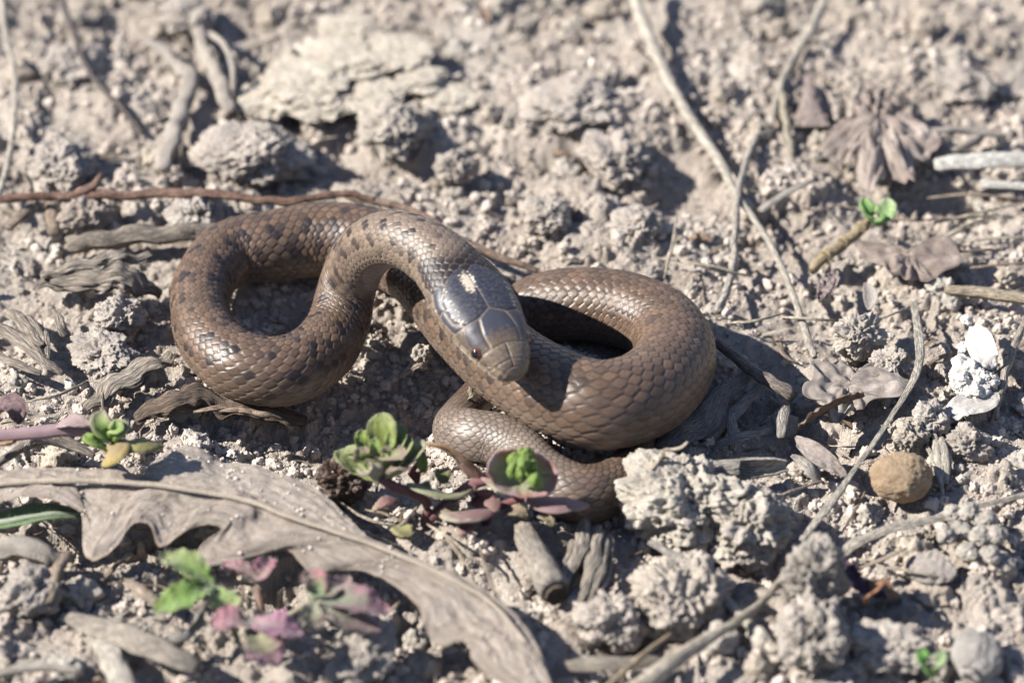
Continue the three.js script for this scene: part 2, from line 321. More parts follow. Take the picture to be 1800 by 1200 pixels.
// loose crumbs nobody could count
{
  const rnd = rng(5), kinds = [];
  for (let k = 0; k < 6; k++) kinds.push(lump(300 + k, 9, { domes: [[8, 0.7, 0.25], [24, 0.35, 0.12]], low: 0.3, fine: 0.05, scale: [1, 0.85, 1], color: [1, 1, 1], color2: [0.86, 0.84, 0.82] }));
  const m4 = new THREE.Matrix4(), q = new THREE.Quaternion(), e = new THREE.Euler(), s = new THREE.Vector3(), c = new THREE.Color(), crumbMat = std({ roughness: 1 });
  const lists = kinds.map(() => []);
  for (let n = 0; n < 46000; n++) {
    const x = lerp(-0.15, 0.15, rnd()), z = lerp(-0.176, 0.126, rnd()), open = 0.5 + 0.5 * fbm2(x * 34 + 40, z * 34 + 9, 3);
    const r = (0.22 + 1.25 * Math.pow(rnd(), 5.5)) * MM, k = Math.floor(rnd() * 6), a = rnd(), b = rnd(), d = rnd(), w = rnd();
    if (w > smooth(0.28, 0.66, open)) continue;
    lists[k].push([x, ground(x, z) + r * 0.35, z, r, a, b, d]);
  }
  for (let n = 0; n < 2600; n++) {                                  // pushed up where the snake lies
    const b = bodySamples[Math.floor(rnd() * bodySamples.length)], a = rnd() * 6.28, d = b[3] * (0.75 + 0.5 * rnd()), x = b[0] + Math.cos(a) * d, z = b[2] + Math.sin(a) * d, r = (0.2 + 0.8 * rnd() ** 3) * MM;
    lists[n % 6].push([x, ground(x, z) + r * 0.4, z, r, rnd(), rnd(), rnd()]);
  }
  kinds.forEach((g, k) => {
    const im = new THREE.InstancedMesh(g, crumbMat, lists[k].length); im.name = numbered('soil_crumbs'); im.castShadow = im.receiveShadow = true;
    lists[k].forEach(([x, y, z, r, a, b, d], i) => {
      m4.compose(new THREE.Vector3(x, y, z), q.setFromEuler(e.set(a * 6.28, b * 6.28, d * 6.28)), s.set(r * (0.8 + 0.4 * a), r * (0.75 + 0.4 * b), r * (0.8 + 0.4 * d))); im.setMatrixAt(i, m4);
      const t = soilColor(x, z), kk = 0.80 + 0.20 * d; im.setColorAt(i, c.setRGB(t[0] * kk, t[1] * kk, t[2] * kk));
    });
    scene.add(mark(im, 'fine loose soil crumbs strewn over the dry ground', 'soil crumbs', null, 'stuff'));
  });
}
{ // sand sized grains
  const rnd = rng(6), n = 60000, g = lump(310, 2, { domes: [[6, 0.8, 0.2]], low: 0.35, fine: 0, color: [1, 1, 1], color2: [0.9, 0.88, 0.86] }), im = new THREE.InstancedMesh(g, std({}), n), m4 = new THREE.Matrix4(), q = new THREE.Quaternion(), e = new THREE.Euler(), c = new THREE.Color();
  im.name = 'soil_grains'; im.castShadow = im.receiveShadow = true;
  for (let i = 0; i < n; i++) {
    const x = lerp(-0.14, 0.14, rnd()), z = lerp(-0.165, 0.12, rnd()), r = (0.10 + 0.26 * rnd() ** 3) * MM, k = 0.72 + 0.34 * rnd(), t = soilColor(x, z);
    im.setMatrixAt(i, m4.compose(new THREE.Vector3(x, ground(x, z) + r * 0.3, z), q.setFromEuler(e.set(rnd() * 6, rnd() * 6, rnd() * 6)), new THREE.Vector3(r, r * 0.8, r))); const kind = rnd(); if (kind > 0.93) im.setColorAt(i, c.setRGB(0.13 * k, 0.085 * k, 0.06 * k)); else if (kind > 0.90) im.setColorAt(i, c.setRGB(0.66 * k, 0.62 * k, 0.55 * k)); else if (kind > 0.86) im.setColorAt(i, c.setRGB(0.44 * k, 0.31 * k, 0.20 * k)); else im.setColorAt(i, c.setRGB(t[0] * k, t[1] * k, t[2] * k));
  }
  scene.add(mark(im, 'sand sized grains of dry soil all over the ground', 'soil grains', null, 'stuff'));
}
// ---------------------------------------------------------------- the snake
{
  const snake = thing('snake', 'brown smooth scaled snake coiled on dry soil with dark shiny head', 'snake');
  const len = body.curve.getLength(), steps = 4000, cum = new Float64Array(steps + 1), prev = body.at(0);
  for (let i = 1; i <= steps; i++) { const p = body.at(i / steps); cum[i] = cum[i - 1] + p.distanceTo(prev); prev.copy(p); }
  const total = cum[steps];
  let cur = 0; const tAt = (s) => { while (cur < steps - 1 && cum[cur + 1] < s) cur++; while (cur > 0 && cum[cur] > s) cur--; return (cur + clamp((s - cum[cur]) / (cum[cur + 1] - cum[cur] || 1))) / steps; };
  const curveOf = (tab) => (s) => { if (s <= tab[0][0]) return tab[0][1]; for (let i = 1; i < tab.length; i++) if (s <= tab[i][0]) { const a = tab[i - 1], b = tab[i]; return lerp(a[1], b[1], smooth(0, 1, (s - a[0]) / (b[0] - a[0])) * 0.5 + 0.5 * (s - a[0]) / (b[0] - a[0])); } return tab[tab.length - 1][1]; };
  // head outlines in mm behind the snout: half width, height above and below the axis
  const hw = curveOf([[0, 0.05], [0.2, 1.5], [0.6, 2.4], [1.3, 3.15], [3, 4.15], [5.5, 5.3], [8, 6.15], [11, 6.95], [15, 7.7], [19, 7.95], [23, 7.5], [28, 6.7], [34, 6.0]]);
  const ht = curveOf([[0, 0.05], [0.25, 1.0], [0.7, 1.6], [1.5, 2.25], [3, 2.95], [6, 3.7], [9, 4.35], [13, 4.8], [18, 5.0], [24, 5.1], [34, 5.4]]);
  const hb = curveOf([[0, 0.05], [0.25, 0.9], [0.7, 1.3], [1.5, 1.7], [3, 2.1], [6, 2.7], [10, 3.4], [16, 4.1], [24, 4.8], [34, 5.4]]);
  // shields of the head on one side: distance behind the snout (mm), share of the way from the crown line to the flank; [tone, corners]
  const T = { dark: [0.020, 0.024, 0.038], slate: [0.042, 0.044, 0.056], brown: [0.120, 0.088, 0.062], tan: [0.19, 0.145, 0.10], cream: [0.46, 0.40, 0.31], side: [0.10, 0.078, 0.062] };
  const SH = [
    ['brown', [[0, -0.62], [0, 0.62], [1.1, 0.55], [1.7, 0], [1.1, -0.55]]],
    ['brown', [[1.7, 0], [1.15, 0.55], [2.6, 0.62], [3.1, 0]]], ['brown', [[3.1, 0], [2.65, 0.62], [3.6, 0.82], [5.5, 0.72], [5.7, 0.42], [6.1, 0]]],
    ['frontal', [[6.1, -0.02], [5.75, 0.40], [8.8, 0.38], [11.8, 0.28], [13.4, 0], [11.8, -0.28], [8.8, -0.38], [5.75, -0.40]]],
    ['super', [[5.8, 0.42], [5.6, 0.72], [6.6, 0.80], [9.2, 0.80], [11.9, 0.62], [11.9, 0.30], [8.9, 0.40]]],
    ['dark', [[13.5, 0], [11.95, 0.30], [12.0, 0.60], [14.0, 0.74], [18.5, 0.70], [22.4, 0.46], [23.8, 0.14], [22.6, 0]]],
    ['tan', [[1.1, 0.60], [2.6, 0.66], [2.8, 0.90], [0.9, 0.88]]], ['side', [[2.7, 0.66], [3.6, 0.78], [4.0, 0.90], [2.9, 0.90]]], ['side', [[3.7, 0.79], [5.4, 0.74], [5.5, 0.91], [4.1, 0.91]]],
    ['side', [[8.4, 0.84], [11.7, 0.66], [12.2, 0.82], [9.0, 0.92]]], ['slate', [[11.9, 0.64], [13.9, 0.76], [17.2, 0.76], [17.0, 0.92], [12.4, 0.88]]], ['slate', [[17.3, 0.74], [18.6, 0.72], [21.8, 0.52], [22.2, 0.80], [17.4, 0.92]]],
    ...Array.from({ length: 7 }, (_, i) => ['lip', [[0.7 + i * 2.45, 0.93], [3.1 + i * 2.45, 0.94], [3.2 + i * 2.45, 1.19], [0.8 + i * 2.45, 1.17]]]),
    ...Array.from({ length: 7 }, (_, i) => ['cream', [[0.9 + i * 2.45, 1.26], [3.1 + i * 2.45, 1.26], [3.2 + i * 2.45, 1.6], [1.0 + i * 2.45, 1.6]]]),
  ];
  const inside = (pl, x, y) => { let c = false; for (let i = 0, j = pl.length - 1; i < pl.length; j = i++) if ((pl[i][1] > y) !== (pl[j][1] > y) && x < (pl[j][0] - pl[i][0]) * (y - pl[i][1]) / (pl[j][1] - pl[i][1]) + pl[i][0]) c = !c; return c; };
  const edgeDist = (pl, x, y0, w) => { let d = 1e9; const y = y0 * w; for (let i = 0, j = pl.length - 1; i < pl.length; j = i++) { const ax0 = pl[j][0], ay = pl[j][1] * w, bx = pl[i][0], by = pl[i][1] * w, t = clamp(((x - ax0) * (bx - ax0) + (y - ay) * (by - ay)) / ((bx - ax0) ** 2 + (by - ay) ** 2)); d = Math.min(d, Math.hypot(x - ax0 - t * (bx - ax0), y - ay - t * (by - ay))); } return d; };
  // cuts: rings along the body
  const rings = []; let s = 0, row = 0;
  while (s < total - 1e-5) {
    const r = body.radius(tAt(s)), L = 0.28 * r;
    rings.push([s, row]); const ds = s < 0.0008 ? 0.00005 : s < 0.030 ? 0.00013 : L / 7; s += ds; row += ds / L;
  }
  rings.push([total, row]);
  const M = 204, ROWS = 21, SPAN = 126 * R, pos = [], col = [], uv = [], idx = [];
  const Tn = new THREE.Vector3(), N = new THREE.Vector3(), B = new THREE.Vector3();
  const eyeSpots = [];
  const sp = (v, e) => Math.sign(v) * Math.pow(Math.abs(v), e);
  for (const [sv, rowv] of rings) {
    const t = tAt(sv), p = body.at(t), r = body.radius(t), mm = sv / MM;
    Tn.copy(body.curve.getTangent(t)); N.copy(UP).addScaledVector(Tn, -UP.dot(Tn)).normalize(); B.crossVectors(Tn, N);
    const k = smooth(26, 36, mm), w = lerp(hw(mm) * MM, r, k), up = lerp(ht(mm) * MM, r, k), dn = lerp(hb(mm) * MM, r, k), ex = 2 / lerp(2.4, 2.0, smooth(15, 34, mm));
    // share of the way round, by length
    let arc = 0, q = 0; const K = 48, share = new Float64Array(K + 1); let lx = 0, ly = up;
    for (let i = 1; i <= K; i++) { const a = i / K * Math.PI, x = w * sp(Math.sin(a), ex), y = (a < Math.PI / 2 ? up : dn) * sp(Math.cos(a), ex); arc += Math.hypot(x - lx, y - ly); share[i] = arc; lx = x; ly = y; if (i === K / 2) q = arc; }
    for (let j = 0; j <= M; j++) {
      const tt = j / M * 2 - 1, th = Math.PI * sp(tt, lerp(1.3, 1.14, smooth(15, 34, mm))), ca = Math.cos(th), sa = Math.sin(th);
      let x = w * sp(sa, ex), y = (ca > 0 ? up : dn) * sp(ca, ex);
      const ab = Math.abs(th) / Math.PI * K, ai = Math.min(K - 1, Math.floor(ab)), nq = lerp(share[ai], share[ai + 1], ab - ai) / q * Math.sign(th || 1), na = Math.abs(nq);
      let lift = 0, c = null, headPart = false;
      if (mm < 24.5) {
        for (const [tone, pl] of SH) {
          const ny = pl[0][1] < 0 || pl.some((v) => v[1] < -0.01) ? nq : na;
          if (!inside(pl, mm, ny)) continue;
          const d = edgeDist(pl, mm, ny, q / MM), in_ = smooth(0.02, 0.30, d);
          lift = (0.17 * in_ + 0.05 * smooth(0.2, 1.6, d) - 0.04) * MM;
          const mot = fbm2(mm * 0.9, nq * 5, 3), mot2 = n2(mm * 3.1, nq * 17);
          let base;
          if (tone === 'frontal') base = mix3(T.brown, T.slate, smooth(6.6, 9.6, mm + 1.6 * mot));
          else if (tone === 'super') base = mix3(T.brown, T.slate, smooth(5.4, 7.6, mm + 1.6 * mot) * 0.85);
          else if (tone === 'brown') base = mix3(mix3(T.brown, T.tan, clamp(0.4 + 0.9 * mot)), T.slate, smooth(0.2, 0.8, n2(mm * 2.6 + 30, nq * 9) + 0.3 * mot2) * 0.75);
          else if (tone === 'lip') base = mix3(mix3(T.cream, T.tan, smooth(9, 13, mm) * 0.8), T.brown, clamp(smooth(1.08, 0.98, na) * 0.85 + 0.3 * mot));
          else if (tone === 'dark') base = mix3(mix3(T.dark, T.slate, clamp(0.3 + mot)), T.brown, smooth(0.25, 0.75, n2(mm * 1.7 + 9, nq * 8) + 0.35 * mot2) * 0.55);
          else base = T[tone];
          const seam = tone === 'brown' ? [0.036, 0.027, 0.021] : tone === 'dark' ? [0.105, 0.082, 0.064] : mix3(T.brown, T.tan, 0.7);
          c = mix3(tone === 'cream' || tone === 'lip' ? T.brown : seam, base, smooth(0.0, 0.11, d)).map((v) => v * (1 + 0.16 * mot2));
          if (tone === 'dark') {                                    // pale flecks along the seam of the two large rear shields
            const pa = Math.hypot((mm - 20.0) * 0.52, (nq * q / MM + 0.9) * 1.0) + 0.55 * n2(mm * 1.6, nq * 9), pb = Math.abs(nq * q / MM) + 0.22 * n2(mm * 2.2, 3) * 0.4 + 0.05 * n2(mm * 6, nq * 40) + 0.012 * Math.abs(mm - 14);
            if (pa < 1.15 || (na > 0.52 && n2(mm * 1.3 + 4, nq * 6) > 0.52)) c = T.cream.map((v) => v * (0.95 + 0.1 * mot2));
          }
          headPart = true; break;
        }
        if (!headPart && mm < 21 && na > 1.19 && na < 1.26 && mm < 18) { c = [0.03, 0.022, 0.018]; lift = -0.22 * MM; headPart = true; }   // the mouth
        else if (!headPart && mm < 12 && na > 0.7 && na < 0.95) { c = T.side; lift = -0.03 * MM; headPart = true; }
        else if (!headPart && mm < 12) { c = mix3(T.tan, T.cream, na > 1.25 ? 0.7 : 0.1); lift = -0.05 * MM; headPart = true; }
      }
      if (!headPart) {
        const rv = th / (2 * SPAN) * ROWS, belly = smooth(SPAN * 0.97, SPAN * 1.03, Math.abs(th));
        // nearest two scales on the staggered lattice
        let d1 = 9, d2 = 9, bi = 0, bj = 0, bx = 0, by = 0; const i0 = Math.round(rv);
        for (let i = i0 - 2; i <= i0 + 2; i++) { const off = (i & 1) ? 0.5 : 0, j0 = Math.round(rowv - off); for (let jj = j0 - 1; jj <= j0 + 1; jj++) { const dx = (rv - i) * 0.56, dy = rowv - off - jj, d = dx * dx + dy * dy * 0.72; if (d < d1) { d2 = d1; d1 = d; bi = i; bj = jj; bx = dx; by = dy; } else if (d < d2) d2 = d; } }
        const ed = Math.sqrt(d2) - Math.sqrt(d1), in_ = smooth(0.0, 0.15, ed);
        const size = w / 0.007, h1 = hash(bi + 40, bj, 3), h2 = hash(bi + 40, bj, 9);
        let L = (0.095 * in_ + 0.095 * (by + 0.35) * in_ + 0.045 * (1 - (bx * bx + by * by) * 3) * in_) * MM * clamp(size, 0.6, 1.25);
        // colours of the scale
        const side = smooth(0.45, 1.0, Math.abs(th) / SPAN), pale = smooth(0.6, 0.72, t) * smooth(0.98, 0.74, t), tailT = smooth(0.755, 0.80, t) * (1 - 0.8 * smooth(0.885, 0.915, t)), neck = 1 - smooth(0.10, 0.22, t);  // tailT drops past the fold: shade painted into the tail colour
        let mid = mix3(mix3([0.122, 0.077, 0.050], [0.080, 0.052, 0.036], h1), [0.165, 0.122, 0.092], side * 0.85);
        mid = mix3(mid, [0.180, 0.140, 0.108], neck * 0.75);
        mid = mix3(mid, [0.20, 0.17, 0.148], tailT * 0.6); void pale;
        let rim = mix3([0.040, 0.027, 0.020], [0.095, 0.071, 0.056], side); rim = mix3(rim, [0.115, 0.090, 0.070], neck * 0.8);
        // dark paired spots along the back and fainter ones along the flank
        const arow = Math.abs(bi), rowPos = bj + ((bi & 1) ? 0.5 : 0), ph = (bi > 0 ? 0 : 2.4) + 1.2 * Math.sin(rowPos * 0.21 + (bi > 0 ? 1 : 0)), cyc = ((rowPos + ph) % 3.8 + 3.8) % 3.8;
        let spot = 0;
        if (arow >= 2 && arow <= 3 && cyc < 1.0 && h2 > 0.06) spot = 0.97; else if (arow >= 5 && arow <= 6 && ((cyc + 1.9) % 3.8) < 0.95 && h2 > 0.2) spot = 0.85; else if (h2 > 0.85 && arow < 9) spot = 0.3 + 0.6 * h1;
        spot *= lerp(1, 0.42, smooth(0.46, 0.56, t)) * (1 - tailT * 0.7);
        if (mm > 20 && mm < 31 && Math.abs(th) < 1.25) { const col2 = smooth(31, 27.5, mm + 2.5 * Math.abs(th) * 0 + 2.2 * Math.cos(th * 2.2)); spot = Math.max(spot * smooth(28, 33, mm), col2); }
        mid = mix3(mid, [0.020, 0.014, 0.013], spot); rim = mix3(rim, [0.03, 0.024, 0.024], spot * 0.8);
        const core = smooth(0.0, 0.17, ed), tip = smooth(0.12, 0.42, by) * (1 - in_ * 0.5);
        c = mix3(rim, mid, core); c = mix3(c, [0.30, 0.25, 0.21], tip * 0.35 * (0.4 + 0.6 * side));
        const kk = 0.80 + 0.36 * h2 + 0.16 * n2(rv * 2.4, rowv * 3.1) + 0.12 * n2(rv * 9, rowv * 7); c = c.map((v) => v * kk);
        if (belly > 0) { const f = rowv - Math.floor(rowv), bl = (0.20 * f - 0.05 + (f > 0.93 ? -0.12 : 0)) * MM * clamp(size, 0.6, 1.2); L = lerp(L, bl, belly); c = mix3(c, mix3([0.24, 0.19, 0.155], [0.15, 0.115, 0.09], f > 0.9 ? 1 : 0.25 + 0.3 * n2(rv, rowv)), belly); }
        lift = L * (1 - smooth(0.985, 1, t)) * smooth(18, 24, mm + 6 * (na > 0.9 ? 1 : 0));
      }
      const nl = Math.hypot(x / w / w, y / (ca > 0 ? up : dn) ** 2) || 1, ox = x / w / w / nl, oy = y / (ca > 0 ? up : dn) ** 2 / nl, edgeK = smooth(0, 1.2, mm);
      x += ox * lift * edgeK; y += oy * lift * edgeK;
      pos.push(p.x + B.x * x + N.x * y, p.y + B.y * x + N.y * y, p.z + B.z * x + N.z * y); col.push(c[0], c[1], c[2]); uv.push(sv, th * 0.007);
    }
    if (mm > 6.75 && mm < 6.9 && !eyeSpots.length) for (const sgn of [1, -1]) { const a = sgn * 1.20, x = w * sp(Math.sin(a), ex), y = up * sp(Math.cos(a), ex); const out = B.clone().multiplyScalar(sgn * 0.84).addScaledVector(N, 0.50).addScaledVector(Tn, -0.22).normalize(); eyeSpots.push([p.clone().addScaledVector(B, x).addScaledVector(N, y), out, Tn.clone()]); }
  }
  for (let i = 0; i < rings.length - 1; i++) for (let j = 0; j < M; j++) { const a = i * (M + 1) + j, b = a + M + 1; idx.push(a, b, a + 1, b, b + 1, a + 1); }
  const g = build(pos, col, idx, uv);
  { // the two ends of each ring meet under the belly: share their normals
    const n = g.attributes.normal; for (let i = 0; i < rings.length; i++) { const a = i * (M + 1), b = a + M; const x = n.getX(a) + n.getX(b), y = n.getY(a) + n.getY(b), z = n.getZ(a) + n.getZ(b), l = Math.hypot(x, y, z) || 1; n.setXYZ(a, x / l, y / l, z / l); n.setXYZ(b, x / l, y / l, z / l); }
  }
  mesh('body', g, snakeMat, snake);
  for (const [c, out, along] of eyeSpots) {
    const r = 1.32 * MM, q = new THREE.Quaternion().setFromUnitVectors(new THREE.Vector3(0, 0, 1), out);
    const ball = (rad, front, tint) => { const e = new THREE.SphereGeometry(rad, 40, 28); e.rotateX(Math.PI / 2); const cc = new Float32Array(e.attributes.position.count * 3); for (let i = 0; i < cc.length / 3; i++) cc.set(tint(e.attributes.position.getZ(i) / rad, Math.atan2(e.attributes.position.getY(i), e.attributes.position.getX(i))), i * 3); e.setAttribute('color', new THREE.BufferAttribute(cc, 3)); return e; };
    const iris = ball(r, 1, (z, a) => z > 0.62 ? mix3([0.13, 0.034, 0.014], [0.07, 0.018, 0.010], 0.5 + 0.5 * Math.sin(a * 23)) : z > 0.5 ? [0.12, 0.05, 0.025] : [0.03, 0.022, 0.018]);
    iris.applyQuaternion(q); iris.translate(c.x - out.x * 0.52 * MM, c.y - out.y * 0.52 * MM, c.z - out.z * 0.52 * MM);
    const e = mesh('eye', iris, eyeMat, snake); e.userData.label = 'red brown eye with a round dark pupil';
    const pu = new THREE.SphereGeometry(r * 1.012, 32, 12, 0, Math.PI * 2, 0, 0.66); pu.rotateX(Math.PI / 2); pu.applyQuaternion(q); pu.translate(c.x - out.x * 0.52 * MM, c.y - out.y * 0.52 * MM, c.z - out.z * 0.52 * MM);
    mesh('pupil', pu, pupilMat, e);
  }
  settle(snake); void len;
}
